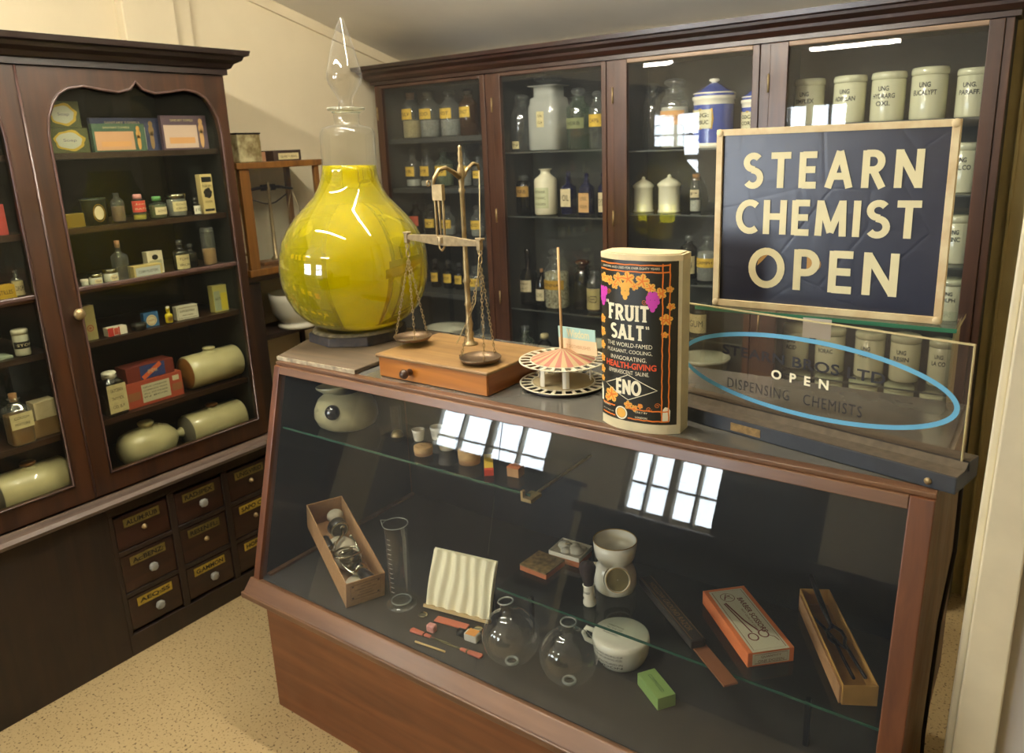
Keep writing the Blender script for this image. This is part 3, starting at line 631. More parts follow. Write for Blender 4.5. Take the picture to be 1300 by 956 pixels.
MB().lathe([(.098,0),(.100,.008),(.096,.009),(.094,0)], seg=48, cap=False).build('foot_ring', IRON, ca)
b = MB(); n = 32
for i in range(n):
    a, c2 = 2*PI*i/n, 2*PI*(i+1)/n; b.m(i % 2)
    b.poly([(.078*math.cos(a), .078*math.sin(a), .0685), (.078*math.cos(c2), .078*math.sin(c2), .0685), (.003*math.cos(c2), .003*math.sin(c2), .094), (.003*math.cos(a), .003*math.sin(a), .094)])
b.build('canopy', [pm('canopy red', 156, 96, 80), pm('canopy buff', 164, 142, 102)], ca)
for a in (235, 290, 20, 120, 165):
    a = math.radians(a); T = Matrix.Translation((.066*math.cos(a), .066*math.sin(a), .012)) @ Matrix.Rotation(a, 4, 'Z')
    b = MB(T).prism([(0, -.008), (.002, -.004), (.003, 0), (.002, .004), (0, .008), (-.001, .008), (.0015, 0), (-.001, -.008)], 'z', 0, .054); b.build('pillar', WHITE, ca)
b = MB().tube([(0, 0, .0), (-.004, .002, .20), (-.006, .002, .338)], .0032, 8); b.build('spindle', wood('spindle wood', S(170, 130, 80), S(206, 168, 116), .5), ca)
T = Matrix.Rotation(-.3, 4, 'Z') @ Matrix.Translation((.035, .012, .083)) @ Matrix.Rotation(math.radians(-14), 4, 'Z') @ Matrix.Rotation(-.06, 4, 'Y')
b = MB(T); b.box((-.062, -.001, .0), (.065, .001, .034)); b.m(1).box((-.062, -.0012, .034), (.062, .0012, .062)); b.m(2)
text(b, 'Wisdom', flat((0, -.0013, .048), (1,0,0), (0,0,1)), .005, 0, .075, .02, .02); b.m(3)
text(b, 'TOOTHBRUSHES', flat((0, -.0011, .016), (1,0,0), (0,0,1)), .005, 0, .08, .008, .0)
b.build('name_card', [pm('peach card', 222, 192, 150), pm('pale blue card', 164, 196, 186), pm('card lettering', 214, 206, 160), pm('peach lettering', 196, 150, 110)], ca)

# ---- big dummy tin of fruit salt
tin = thing('display_tin', 'tall black and cream fruit salt display tin with vine leaves and white lettering', 'tin', (-.662, 1.362, TOP), math.radians(3.0))
TW, TH = .0855, .366
def tx(u):      # bowed front: u along the face (-1..1)
    return (u*TW, -.012 - .030*(1-abs(u)**2.6))
N0 = 24
front = [tx(-1 + 2*i/N0) for i in range(N0+1)]
outl = front + [(TW, .030), (TW-.012, .040), (-TW+.02, .040), (-TW, .028)]
b = MB(); b.prism(outl, 'z', .0, TH-.006); o = b.build('tin_body', mat('tin cream', S(216, 204, 164), .5, noise=.12, nscale=30), tin)
top = [(x*1.01, y*1.01) for x, y in outl]
b = MB(); b.prism(top, 'z', TH-.016, TH-.005); b.prism([(x*.93, y*.9) for x, y in outl], 'z', TH-.005, TH-.003); b.build('tin_lid', mat('lid card', S(228, 208, 164), .6, noise=.15, nscale=40), tin)
def tm(eps):
    def f(u, v, d=0):      # u metres across from centre, v height
        q = max(-1, min(1, u/TW)); x, y = tx(q); x2, y2 = tx(min(1, q+.02)); x1, y1 = tx(max(-1, q-.02)); nx, ny = (y2-y1), -(x2-x1); l = math.hypot(nx, ny) or 1
        e = eps + d; return Vector((x + nx/l*e, y + ny/l*e, v))
    return f
b = MB(); patch(b, tm(.0004), -TW, TW*.93, .020, TH-.016, 32); b.build('black_panel', mat('black print', S(40, 40, 34), .35, coat=.3), tin)
WPR, ORG, OR2, PUR, RED = pm('cream print', 236, 228, 196), pm('orange print', 226, 122, 40), pm('gold print', 232, 176, 74), pm('grape print', 196, 62, 168), pm('red orange print', 222, 84, 40)
b = MB(); f = tm(.0009)
LW = lambda s, x0, x1, z0, z1, **k: stroke_word(b, s, f, x0, x1, z0, z1, **k)
LW('FRUIT', -.060, .029, .230, .262, t=.2, serif=True); LW('SALT', -.054, .019, .192, .222, t=.2, serif=True)
for x, z in ((-.066, .268), (-.062, .268), (.024, .222), (.028, .222)): ribbon(b, [(x, z), (x+.001, z-.006)], .0024, f)
for s, x, z, w_, h in (('THE WORLD-FAMED', -.014, .1805, .100, .0085), ('PLEASANT, COOLING,', -.014, .1665, .100, .0085), ('INVIGORATING.', -.015, .1525, .080, .0085), ('EFFERVESCENT  SALINE.', -.015, .1235, .090, .008), ('KNOWN AND USED FOR OVER EIGHTY YEARS', -.014, .3355, .125, .0045), ('PREPARED', -.068, .0455, .022, .0035), ('BY J. C. ENO LTD', -.064, .034, .030, .003), ('ONLY BY', .014, .0425, .026, .0038), ('LONDON', .014, .0315, .025, .0038)):
    text(b, s, f, x, z, w_, h, .0)
LW('ENO', -.041, .013, .077, .108, t=.2, gap=.14)
ribbon(b, sub([(-.070, .092), (-.014, .119), (.046, .092), (-.014, .066), (-.070, .092)]), .0014, f)
ribbon(b, arc(-.030, .036, .0125, .0125, 0, 360, 24), .003, f)
pg = [(.055,.028),(.068,.028),(.069,.05),(.066,.056),(.060,.058),(.056,.052)]; ids = [b.av(f(x, z)) for x, z in pg]; b.af(ids)
ids = [b.av(f(x, z)) for x, z in [(-.085,.05),(-.079,.05),(-.079,.072),(-.082,.084),(-.085,.088)]]; b.af(ids)
b.m(4); text(b, 'HEALTH-GIVING', f, -.012, .138, .112, .013, .025)
b.m(1)
for z in (.342, .3285, .048, .027):
    seg_ = [(-.084, .066)] if z > .2 else [(-.080, -.045), (-.015, .066)]
    for x0, x1 in seg_: ribbon(b, [(x0 + (x1-x0)*i/14, z + .0006*math.sin(i*1.9)) for i in range(15)], .0026, f)
for x in (.054, .066): ribbon(b, [(x + .0005*math.sin(i*2.1), .026 + (.345-.026)*i/30) for i in range(31)], .0022, f)
def leaf(x, z, r, rot):
    pts = []
    for i in range(40):
        a = 2*PI*i/40; q = r*(.62 + .38*abs(math.cos(2.5*a))**.7)*(1 if i % 2 else .9); pts.append((x + q*math.cos(a+rot), z + q*math.sin(a+rot)))
    b.m(2); c_ = b.av(f(x, z)); ids = [b.av(f(*p)) for p in pts]
    for i in range(40): b.af([c_, ids[i], ids[(i+1) % 40]])
    b.m(1); g = tm(.0012)
    for a in range(5):
        an = rot + PI/5 + a*2*PI/5 - PI/5
        ribbon(b, [(x, z), (x + .8*r*math.cos(an), z + .8*r*math.sin(an))], r*.16, g)
for x, z, r, ro in ((-.036,.305,.013,.3),(-.058,.300,.011,1.),(-.014,.306,.0155,.5),(.016,.303,.0155,.1),(.032,.290,.011,.8),(-.074,.303,.011,.2),(.050,.280,.012,.6),(-.044,.292,.010,.2),(.000,.292,.009,.7),
    (.060,.236,.0125,.3),(.068,.262,.008,.8),(.058,.206,.007,.2),(.066,.288,.007,.2),(-.080,.225,.010,.4),(-.081,.198,.011,.9),(-.081,.170,.010,.1),(-.081,.142,.009,.5),(-.081,.118,.009,.2),(-.081,.098,.007,.2),
    (-.054,.070,.0175,.25),(-.066,.060,.009,.9),(-.014,.055,.010,.4),(.000,.050,.008,.9),(.012,.056,.006,.9)): leaf(x, z + (.008 if z > .27 else 0), r, ro)
def grapes(x, z, mi, r=.0042, rows=(3,3,2,2,1)):
    b.m(mi); g = tm(.0013)
    for i, n in enumerate(rows):
        for j in range(n):
            cx_, cz_ = x + (j-(n-1)/2)*r*1.75, z - i*r*1.55; c_ = b.av(g(cx_, cz_)); ids = [b.av(g(cx_ + r*math.cos(t), cz_ + r*1.15*math.sin(t))) for t in [2*PI*q/12 for q in range(12)]]
            for q in range(12): b.af([c_, ids[q], ids[(q+1) % 12]])
grapes(-.077, .288, 3, .0048); grapes(.036, .286, 3, .0048, (2,3,3,2,1)); grapes(-.020, .302, 2, .0052, (3,2,2,1))
b.m(1)
for x0, z0_, s in ((.012,.056,1),(.03,.052,-1),(.046,.06,1),(.02,.27,-1),(.03,.284,1),(-.06,.284,1)): ribbon(b, [(x0 + .006*math.cos(t*.7)*(1-t/16), z0_ + .006*s*math.sin(t*.7)*(1-t/16)) for t in range(15)], .0009, f)
b.m(2); c_ = b.av(f(-.030, .036)); ids = [b.av(f(-.030 + .0105*math.cos(t), .036 + .0105*math.sin(t))) for t in [2*PI*q/16 for q in range(16)]]
for q in range(16): b.af([c_, ids[q], ids[(q+1) % 16]])
b.build('printed_artwork', [WPR, ORG, OR2, PUR, RED], tin)

# ---- illuminated style sign base with clear panel
dv = Vector((-.9764, .2159, 0)); AN = math.atan2(-dv.y, -dv.x)
sb = thing('counter_sign', 'clear panel sign with blue oval in a long black slotted base', 'sign', (-.0905, 1.371, TOP), AN)
# local +x runs to the right end; panel from -0.57 to 0
b = MB(); b.prism([(-.05, 0), (.052, 0), (.052, .036), (.018, .040), (.006, .040), (.006, .024), (-.002, .024), (-.002, .040), (-.012, .030), (-.05, .030)], 'x', -.60, .012)
b.build('sign_base', mat('grey black base', S(50, 54, 60), .55, noise=.2, nscale=30), sb, .002)
b = MB(); b.prism([(-.050, .0302), (-.012, .0302), (-.002, .0402), (-.002, .0408), (-.013, .0312), (-.050, .0312)], 'x', -.60, .012); b.prism([(.006,.0402),(.018,.0402),(.05,.0366),(.05,.037),(.018,.0408),(.006,.0408)], 'x', -.60, .012)
b.build('dust_strip', mat('dust', S(84, 74, 60), .9, noise=.3, nscale=60), sb)
b = MB().box((-.40, -.0512, .006), (-.335, -.05, .022)); b.build('maker_plate', mat('brass plate', S(142, 112, 62), .5, noise=.4, nscale=120), sb)
b = MB(Matrix.Translation((-.03, -.05, .012)) @ Matrix.Rotation(PI/2, 4, 'X')); b.lathe([(.006,0),(.006,.002),(.001,.003)], seg=12); b.build('screw', BRASS, sb)
PZ0, PZ1 = .0245, .237
b = MB().box((-.585, -.0015, PZ0), (.0, .0045, PZ1)); panel = b.build('clear_panel', glass('perspex', (.93, .90, .86, 1), 1.49, haze=.035, hazecol=(.62, .54, .46, 1)), sb)
b = MB().box((-.585, -.0016, PZ1), (.0, .0046, PZ1+.0022)).box((0, -.0016, PZ0), (.0018, .0046, PZ1+.0022)); b.build('panel_edge', mat('perspex edge', S(190, 176, 130), .4), sb)
fm = flat((0, -.0016, 0), (1,0,0), (0,0,1), .0003)
b = MB(); ribbon(b, [(-.2815 + .268*math.cos(t), .128 + .0735*math.sin(t)) for t in [2*PI*i/80 for i in range(81)]], .0085, fm); b.build('blue_oval', pm('sky blue enamel', 96, 164, 200), panel)
b = MB(); text(b, 'STEARN BROS LTD', fm, -.292, .155, .325, .021, .02, 1.05); text(b, 'DISPENSING   CHEMISTS', fm, -.303, .086, .275, .021, -.005, 1.15); b.build('lettering', pm('black enamel', 26, 24, 26), panel)
b = MB(); text(b, 'O P E N', fm, -.287, .123, .115, .019, .03, 1.3); b.build('open_lettering', WPR, panel)
b = MB(); f = None; b.tube([(-.094, 1.40, 1.07), (-.088, 1.41, 1.03), (-.087, 1.415, .9), (-.098, 1.42, .75), (-.104, 1.43, .5), (-.10, 1.46, .2), (-.08, 1.5, .004)], .0035, 8)
solo(b.build('sign_cable', mat('black flex', S(34, 32, 28), .5)), 'black cable hanging behind the right end of the counter sign', 'cable')
# ---- glass stand and enamel OPEN sign
gz = 1.262
gst = thing('glass_stand', 'low clear glass stand behind the oval sign, carrying the big framed sign', 'stand', (-.385, 1.63, TOP))
b = MB().box((-.252, -.06, gz-.008-TOP), (.252, .09, gz-TOP)); b.build('glass_top', SHELFG, gst)
MB().box((-.252, -.0625, gz-.008-TOP), (.252, -.06, gz-TOP)).build('front_edge', mat('bright green edge', S(58, 116, 90), .2, coat=.5), gst)
for x in (-.245, .239): MB().box((x, -.045, 0), (x+.006, .085, gz-.008-TOP)).build('glass_leg', glass('stand glass', (.94, .96, .95, 1), 1.45), gst)
MB().box((-.02, -.0635, gz-.045-TOP), (.035, -.0627, gz-.004-TOP)).build('price_slip', pm('grey slip', 190, 186, 178), gst)
sn = thing('enamel_sign', 'framed dark blue sign reading STEARN CHEMIST OPEN in cream letters', 'sign', (-.385, 1.605, gz))
SW, SH = .222, .372
b = MB()
for q in (((-SW, -.012, 0), (SW, .012, .013)), ((-SW, -.012, SH-.013), (SW, .012, SH)), ((-SW, -.012, .013), (-SW+.013, .012, SH-.013)), ((SW-.013, -.012, .013), (SW, .012, SH-.013))): b.box(*q)
for x in (-SW+.007, SW-.007):
    for z in (.007, SH-.007): b.lathe([(.009,0),(.009,.003),(.001,.004)], (0,0,0), 12) if False else b.ball((x, -.0115, z), .008, 10, .35)
b.build('frame', mat('chipped cream paint', S(226, 210, 168), .5, noise=.25, nscale=26, dirt=S(206, 180, 136)), sn, .003)
BLU, N, L, b_ = nt('dark blue panel'); b_.inputs['Base Color'].default_value = S(34, 38, 56); b_.inputs['Roughness'].default_value = .3; b_.inputs['IOR'].default_value = 1.6
tc = N.new('ShaderNodeTexCoord'); vo = N.new('ShaderNodeTexNoise'); vo.inputs['Scale'].default_value = 7; vo.inputs['Detail'].default_value = 4; vo.inputs['Distortion'].default_value = 1.5
v2 = N.new('ShaderNodeTexVoronoi'); v2.feature = 'DISTANCE_TO_EDGE'; v2.inputs['Scale'].default_value = 7; L.new(tc.outputs['Object'], vo.inputs['Vector']); L.new(tc.outputs['Object'], v2.inputs['Vector'])
ad = N.new('ShaderNodeMath'); ad.operation = 'ADD'; mn = N.new('ShaderNodeMath'); mn.operation = 'MINIMUM'; mn.inputs[1].default_value = .03; L.new(v2.outputs['Distance'], mn.inputs[0]); L.new(mn.outputs[0], ad.inputs[0])
sc2 = N.new('ShaderNodeMath'); sc2.operation = 'MULTIPLY'; sc2.inputs[1].default_value = .25; L.new(vo.outputs['Fac'], sc2.inputs[0]); L.new(sc2.outputs[0], ad.inputs[1])
bp = N.new('ShaderNodeBump'); bp.inputs['Strength'].default_value = .22; bp.inputs['Distance'].default_value = .02; L.new(ad.outputs[0], bp.inputs['Height']); L.new(bp.outputs['Normal'], b_.inputs['Normal'])
b = MB().box((-SW+.013, -.004, .013), (SW-.013, .004, SH-.013)); b.build('panel', BLU, sn)
fm = flat((0, -.004, 0), (1,0,0), (0,0,1), .0022); IV = mat('ivory lettering', S(230, 220, 176), .5, noise=.06, nscale=20)
b = MB()
stroke_word(b, 'STEARN', fm, -.163, .168, .252, .322, t=.19, gap=.3); stroke_word(b, 'CHEMIST', fm, -.176, .172, .158, .228, t=.19, gap=.2); stroke_word(b, 'OPEN', fm, -.145, .142, .045, .129, t=.18, gap=.24)
o = b.build('lettering', IV, sn)
b = MB(); f2 = flat((0, -.004, 0), (1,0,0), (0,0,1), .0008)
ids = [b.av(f2(x, z)) for x, z in [(-.028,.086),(-.028,.114),(-.016,.114)] + [(-.014+.014*math.cos(t), .100+.014*math.sin(t)) for t in (1.2,.8,.4,0,-.4,-.8,-1.2)] + [(-.016,.086)]]; b.af(ids); b.build('exposed_backing', pm('rusty backing', 190, 146, 84), sn); b = MB()
ids = [b.av(f2(-.103 + x, .087 + z)) for x, z in ((-.026,.004),(-.024,.016),(-.014,.027),(-.002,.030),(-.018,.012))]; b.af(ids)
b.build('exposed_backing', pm('rusty backing', 190, 146, 84), sn)

# ================================================================ INSIDE THE COUNTER
DK, LS, US = .4302, .5452, .8622
def tray(t, w_, l, h, th, m, floor=.003):
    b = MB().box((-w_/2, -l/2, 0), (w_/2, l/2, floor))
    for q in (((-w_/2, -l/2, floor), (-w_/2+th, l/2, h)), ((w_/2-th, -l/2, floor), (w_/2, l/2, h)), ((-w_/2+th, -l/2, floor), (w_/2-th, -l/2+th, h)), ((-w_/2+th, l/2-th, floor), (w_/2-th, l/2, h))): b.box(*q)
    return b.build('box_tray', m, t, .0008)
KRAFT = mat('kraft card', S(176, 132, 88), .75, noise=.15, nscale=60)
fx = thing('instrument_box', 'open brown cardboard box holding a nickel medical instrument', 'box', (-1.428, 1.238, DK+.0005)); fx.rotation_euler = TILT = (math.radians(14), 0, math.radians(65.5))
o = tray(fx, .110, .36, .084, .003, KRAFT); o.location.y = .18
MB().box((-.03, .30, -.073), (.03, .34, -.001)).build('prop', BLACK, fx)
b = MB(); F = flat((0, 0, 0), (1,0,0), (0,0,1), .0006)
ribbon(b, [(-.042, .022), (.042, .022), (.042, .072), (-.042, .072), (-.042, .022)], .0012, F)
for x in (-.036, .036):
    for z in (.027, .067): ribbon(b, arc(x, z, .002, .002, 0, 360, 8), .002, F)
for z, s, w_ in ((.062, 'WARRANTED', .03), (.052, 'IMPROVED PATTERN', .06), (.042, 'SURGICAL', .035), (.033, 'MADE IN ENGLAND', .045)): text(b, s, F, 0, z, w_, .0045, 0)
b.build('printed_label', pm('label ink', 58, 40, 30), fx)
ins = thing('medical_instrument', 'nickel and black rubber medical instrument lying in the long cardboard box', 'instrument', (-1.428-.18*math.sin(math.radians(65.5))*.97, 1.238+.18*math.cos(math.radians(65.5))*.97, DK+.18*math.sin(math.radians(14))+.004)); ins.rotation_euler = TILT; ins.scale = (.98, .70, 1.0)
b = MB(); b.prism([(.03*math.cos(t)*(1+.25*math.sin(t)), -.10 + .075*math.sin(t)) for t in [2*PI*i/28 for i in range(28)]], 'z', .04, .048); b.build('plate', CHROME, ins, .002)
b = MB(); b.torus((-.005, -.055, .056), .038, .004, (0,.15,1), 28).torus((-.005, -.055, .054), .022, .002, (0,.15,1), 24).tube([(-.03,-.06,.056), (.015,-.045,.058)], .004, 8); b.build('ring_dial', CHROME, ins)
b = MB()
for c_, r in (((.028,-.075,.058),.007), ((-.036,-.02,.05),.009), ((.0,-.10,.056),.006), ((.012,-.145,.054),.007), ((-.015,-.13,.052),.0055), ((.03,.03,.055),.006), ((-.02,.02,.052),.007), ((.02,.10,.055),.007)): b.ball(c_, r, 12)
b.tube([(-.036,-.02,.05), (-.02,.02,.05), (.01,.06,.05), (.02,.10,.055)], .004, 8); b.tube([(.028,-.075,.058), (.035,0,.05), (.03,.03,.055)], .003, 8); b.build('ball_screws', CHROME, ins)
RUB = mat('black rubber', S(30, 30, 32), .35, coat=.3)
b = MB(); b.tube([(.01,-.165,.045), (.018,-.205,.046), (.026,-.25,.05)], [.014,.018,.016], 14).tube([(.015,.10,.045), (.01,.14,.042)], [.026,.03], 16).tube([(-.035,.02,.035), (-.038,.09,.035)], .014, 12); b.build('rubber_grip', RUB, ins, .002)
b = MB(); b.tube([(.008,-.145,.046), (.011,-.168,.045)], .0195, 14).torus((.012,.10,.045), .026, .003, (0,1,0)); b.build('ferrule', CHROME, ins)
b = MB(); b.ball((0,0,.022), .048, 12, 2.2, .35); b.ball((.022,.205,.04), .026, 12, 1.2, .8); b.ball((.0,-.19,.018), .045, 12, 1.2, .35); o = b.build('cotton_wadding', mat('cotton', S(206, 198, 176), .95, bump=1, nscale=60), ins)
# measuring cylinder
mc = thing('measuring_cylinder', 'tall clear glass measuring cylinder with a spout, beside the cardboard box', 'cylinder', (-1.338, 1.285, DK))
b = MB(); b.lathe([(.001,.004),(.026,.008),(.0285,.016),(.0295,.20),(.031,.232),(.034,.238)], seg=36, cap=False); b.build('tube_wall', GFINE, mc)
b = MB(); b.torus((0,0,.238), .0335, .0013, seg=32); b.tube([(-.026,-.022,.237), (-.041,-.012,.243), (-.030,.004,.238)], .0014, 6).torus((0,0,.012), .0265, .0022, seg=28); b.build('rim', mat('glass rim', S(176, 184, 176), .1, coat=1, trans=.5), mc)
b = MB(); b.lathe([(.001,.0),(.042,.0),(.043,.003),(.036,.007),(.02,.010),(.001,.010)], seg=36, cap=False); b.build('foot', GFINE, mc)
b = MB()
for i in range(12): b.tube([(cy_, -.0297*math.cos(math.asin(min(1, abs(cy_)/.0297))), .05+i*.014) for cy_ in (-.006, 0, .006)], .0004, 4)
b.build('graduations', WHITE, mc)
# ribbed pad standing against a card
pd = thing('ribbed_card', 'white crinkled silk pad leaning upright beside the measuring cylinder', 'card', (-1.175, 1.32, DK), math.radians(9.3))
T = Matrix.Rotation(math.radians(-22), 4, 'X'); b = MB(T); n = 60; b.smooth = True
rows = []
for j in range(13):
    v = .012 + .145*j/12; rows.append([b.av((-.094+.188*i/n, -.004 - .0045*math.sin(i*.62 + .9*math.sin(j*.35 + i*.09)) , v)) for i in range(n+1)])
for j in range(12):
    for i in range(n): b.af([rows[j][i], rows[j][i+1], rows[j+1][i+1], rows[j+1][i]])
b.smooth = False; b.box((-.095, .0055, .006), (.095, .008, .16)); b.build('crinkled_pad', mat('cream silk', S(240, 232, 200), .6), pd)
MB(T).box((-.098, -.011, .004), (.098, .006, .012)).build('wood_lip', wood('pad lip', S(170, 140, 84), S(206, 178, 120), .5, axis='X'), pd)
b = MB().tube([(-.088, .05, .002), (-.088, .052, .12)], .0016, 6).tube([(.088, .05, .002), (.088, .052, .12)], .0016, 6); b.build('prop_leg', IRON, pd)
PK = mat('coral bakelite', S(196, 106, 82), .4, coat=.2)
# manicure pieces
def flatbox(nm, label, cat, c, rz, w_, l, h, m, bev=.001, z=DK, group=None):
    o = MB().box((-w_/2, -l/2, 0), (w_/2, l/2, h)).build(nm, m, bevel=bev); return solo(o, label, cat, (c[0], c[1], z), rz, group)
flatbox('coral_slide', 'flat coral pink slide lying below the white crinkled pad', 'slide', (-1.165, 1.288), .15, .095, .022, .004, PK)
def coin(c, label):
    o = MB().lathe([(.001,0),(.0125,0),(.0125,.0035),(.010,.0045),(.001,.0042)], seg=24).box((-.01,-.001,.0043),(.01,.001,.0055)).build('metal_disc', CHROME); solo(o, label, 'disc', (c[0], c[1], DK), .4)
coin((-1.252, 1.275), 'small round metal disc left of the coral slide'); coin((-1.09, 1.303), 'small round metal disc right of the coral slide')
o = MB().box((-.012,-.009,0), (.012,.009,.02)).build('pink_block', mat('pink mottled', S(222, 156, 150), .4, noise=.3, nscale=160), bevel=.004); solo(o, 'small mottled pink block in front of the left metal disc', 'block', (-1.187, 1.236, DK), .1)
t = thing('ink_bottle', 'tiny square glass bottle with black cap lying by the coral handled tools', 'bottle', (-1.092, 1.262, DK), .1)
MB().box((-.004,-.012,0), (.034,.012,.022)).build('bottle_body', mat('milky glass', S(214, 210, 196), .15, coat=.6), t, .004)
MB().tube([(-.006, 0, .011), (-.026, 0, .011)], .0105, 14).build('cap', BLACK, t); MB().box((.002,-.0125,.0221), (.03,.0125,.0227)).build('label', pm('orange sticker', 222, 150, 70), t)
def tool(c, rz, label, flip):
    t = thing('manicure_tool', label, 'tool', (c[0], c[1], DK), rz)
    b = MB(); b.prism([(-.058,-.008),(-.02,-.006),(-.018,0),(-.02,.006),(-.058,.008),(-.061,0)], 'z', 0, .006).prism([(-.016,-.005),(.004,-.004),(.004,.004),(-.016,.005)], 'z', 0, .006); b.build('handle', PK, t, .002)
    MB().prism([(.004,-.003),(.06,-.0022),(.068,0),(.06,.0022),(.004,.003)], 'z', .001, .003).box((-.019,-.005,0),(-.0155,.005,.0065)).build('blade', CHROME, t)
tool((-1.175, 1.214), math.radians(4), 'coral handled manicure tool pointing right, in front of the pink block', 0); tool((-1.075, 1.218), math.radians(184), 'coral handled manicure tool pointing left, nearest the round flask', 0)
o = MB().tube([(-.045, 0, .003), (.045, 0, .003)], [.0025, .0025], 8).build('orange_stick', pm('pale stick', 204, 176, 120)); solo(o, 'thin pale wooden stick in front of the manicure tools', 'stick', (-1.148, 1.184, DK), math.radians(6))
# globe flasks
def flask(c, r, label, tilt):
    t = thing('globe_flask', label, 'flask', (c[0], c[1], DK))
    T = Matrix.Translation((0,0,r+.004)) @ Matrix.Rotation(tilt, 4, 'Y')
    b = MB(T); pr_ = [(max(.004, r*math.sin(PI*i/20)), -r*math.cos(PI*i/20)) for i in range(0, 18)] + [(.017, r*.98), (.0145, r*1.08), (.014, r*1.22), (.0175, r*1.27), (.0185, r*1.32)]
    b.lathe(pr_, seg=40, cap=False); b.build('bulb', GFINE, t)
    MB(T).torus((0,0,r*1.32), .0175, .0022, seg=24).build('lip', mat('glass rim', S(0,0,0)), t)
    b = MB(Matrix.Translation((0,0,0))); b.torus((0,0,.004), .014, .004, seg=20); b.build('pontil', mat('glass rim', S(0,0,0)), t)
flask((-.945, 1.248), .068, 'round clear glass flask beside the coral tools, left of the pair', -.12); flask((-.795, 1.262), .066, 'round clear glass flask next to the lettered feeding cup', .02)
# feeding cup
t = thing('feeding_cup', 'white lettered porcelain feeding cup with side handle under the step shelf', 'cup', (-.735, 1.40, DK), 0)
b = MB(); b.lathe([(.001,0),(.052,0),(.054,.004),(.060,.012),(.066,.03),(.068,.055),(.066,.066),(.062,.068),(.020,.070),(.001,.071)], seg=40, cap=False); b.build('cup_body', PORW, t)
b = MB(); b.tube([(-.064,-.01,.055), (-.085,-.012,.058), (-.095,-.013,.042), (-.088,-.012,.026), (-.065,-.01,.022)], [.006,.006,.0055,.006,.006], 10); b.build('handle', PORW, t)
b = MB(); f = cyl(.064, -PI/2, 0)
for z, s in ((.050,'AMBULANCE FEEDING CUP'),(.042,'AND INVALIDS DRINKING VESSEL'),(.030,'MANUFACTURED IN'),(.022,'LONDON')): text(b, s, cyl(.0675, -PI/2-.1, 0), 0, z, .085, .005, 0)
Ft = flat((0,0,.0705), (1,0,0), (0,1,0), .0006)
for i, s in enumerate(('DIRECTIONS', 'FILL THE CUP', 'WITH CARE', 'WASH WELL')): text(b, s, Ft, -.018, .012-i*.010, .04, .005, 0)
b.build('lettering', INK, t)
# shaving mug
t = thing('shaving_mug', 'tall white porcelain shaving scuttle with gilt lines on the glass step shelf', 'mug', (-.800, 1.495, LS), math.radians(10))
b = MB(); b.lathe([(.001,0),(.044,0),(.050,.006),(.053,.02),(.052,.045),(.046,.062),(.040,.072),(.042,.080),(.049,.092),(.052,.11),(.0535,.132),(.051,.132),(.047,.11),(.043,.096),(.02,.088),(.001,.087)], seg=40, cap=False); b.build('mug_body', PORW, t)
b = MB(); b.torus((0,0,.1325), .0525, .0012, seg=36); 
T = Matrix.Translation((.018,-.040,.050)) @ Matrix.Rotation(math.radians(28), 4, 'Z') @ Matrix.Rotation(math.radians(68), 4, 'X')
b2 = MB(T); b2.torus((0,0,.009), .030, .003, seg=28); b2.build('spout_rim', PORW, t); b3 = MB(T); b3.torus((0,0,.0115), .029, .001, seg=28); b3.build('gilt_line', GOLD, t); b.build('gilt_rim', GOLD, t)
b = MB(T); b.lathe([(.032,-.02),(.033,.0),(.031,.009),(.027,.008),(.02,.0),(.001,-.006)], seg=28, cap=False); b.lathe([(.001,.0065),(.02,.0068),(.028,.0085)], seg=28, cap=False); b.build('spout_bowl', mat('spout shade glaze', S(112, 100, 62), .4), t)  # olive bowl and disc paint the shade inside the spout opening
b = MB(); b.tube([(-.048,.0,.055), (-.066,-.004,.056), (-.074,-.006,.040), (-.066,-.004,.022), (-.05,0,.018)], .0055, 10); b.build('handle', PORW, t)
# brush
t = thing('shaving_brush', 'ivory handled shaving brush with dark bristles standing on the step shelf', 'brush', (-.818, 1.400, LS), 0)
T = Matrix.Translation((0,0,.0012)) @ Matrix.Rotation(-.06, 4, 'Y'); b = MB(T); b.lathe([(.001,0),(.015,0),(.0165,.004),(.0155,.012),(.0125,.018),(.015,.024),(.0135,.032),(.0125,.048),(.0145,.052),(.001,.053)], seg=24, cap=False); b.build('handle', PORW, t)
b = MB(T); text(b, 'EVER READY', cyl(.0138, -PI/2, .036), 0, 0, .02, .006, .02); b.build('lettering', INK, t)
b = MB(T); b.lathe([(.0115,.052),(.0135,.064),(.018,.082),(.021,.096),(.017,.106),(.001,.111)], seg=24, cap=False); b.build('bristles', mat('dark bristle', S(48, 36, 36), .9, bump=1, nscale=300), t)
# matchboxes
BRK = mat('brick card', S(190, 112, 70), .7, noise=.1, nscale=60)
t = thing('small_box', 'small closed box with a brown marbled lid on the step shelf corner', 'box', (-1.005, 1.478, LS), math.radians(-3)); 
MB().box((-.042,-.042,0), (.042,.042,.013)).build('box_base', BRK, t); MB().box((-.0425,-.0425,.0132), (.0425,.0425,.017)).build('lid', mat('marbled paper', S(150, 122, 74), .6, noise=.6, nscale=70), t, .0008)
t = thing('small_box', 'small open box filled with white cotton beside the shaving scuttle', 'box', (-.968, 1.560, LS), math.radians(2))
MB().box((-.044,-.036,0), (.044,.036,.016)).build('box_base', BRK, t); o = tray(t, .092, .076, .012, .002, WHITE); o.location.z = .0165
b = MB(); [b.ball((x, y, .027), r, 10, .9, .55) for x, y, r in ((-.022,.008,.02),(.018,-.004,.021),(.004,.016,.016),(-.004,-.016,.016),(.028,.016,.012))]; b.build('cotton_filling', mat('cotton', S(206, 198, 176)), t)
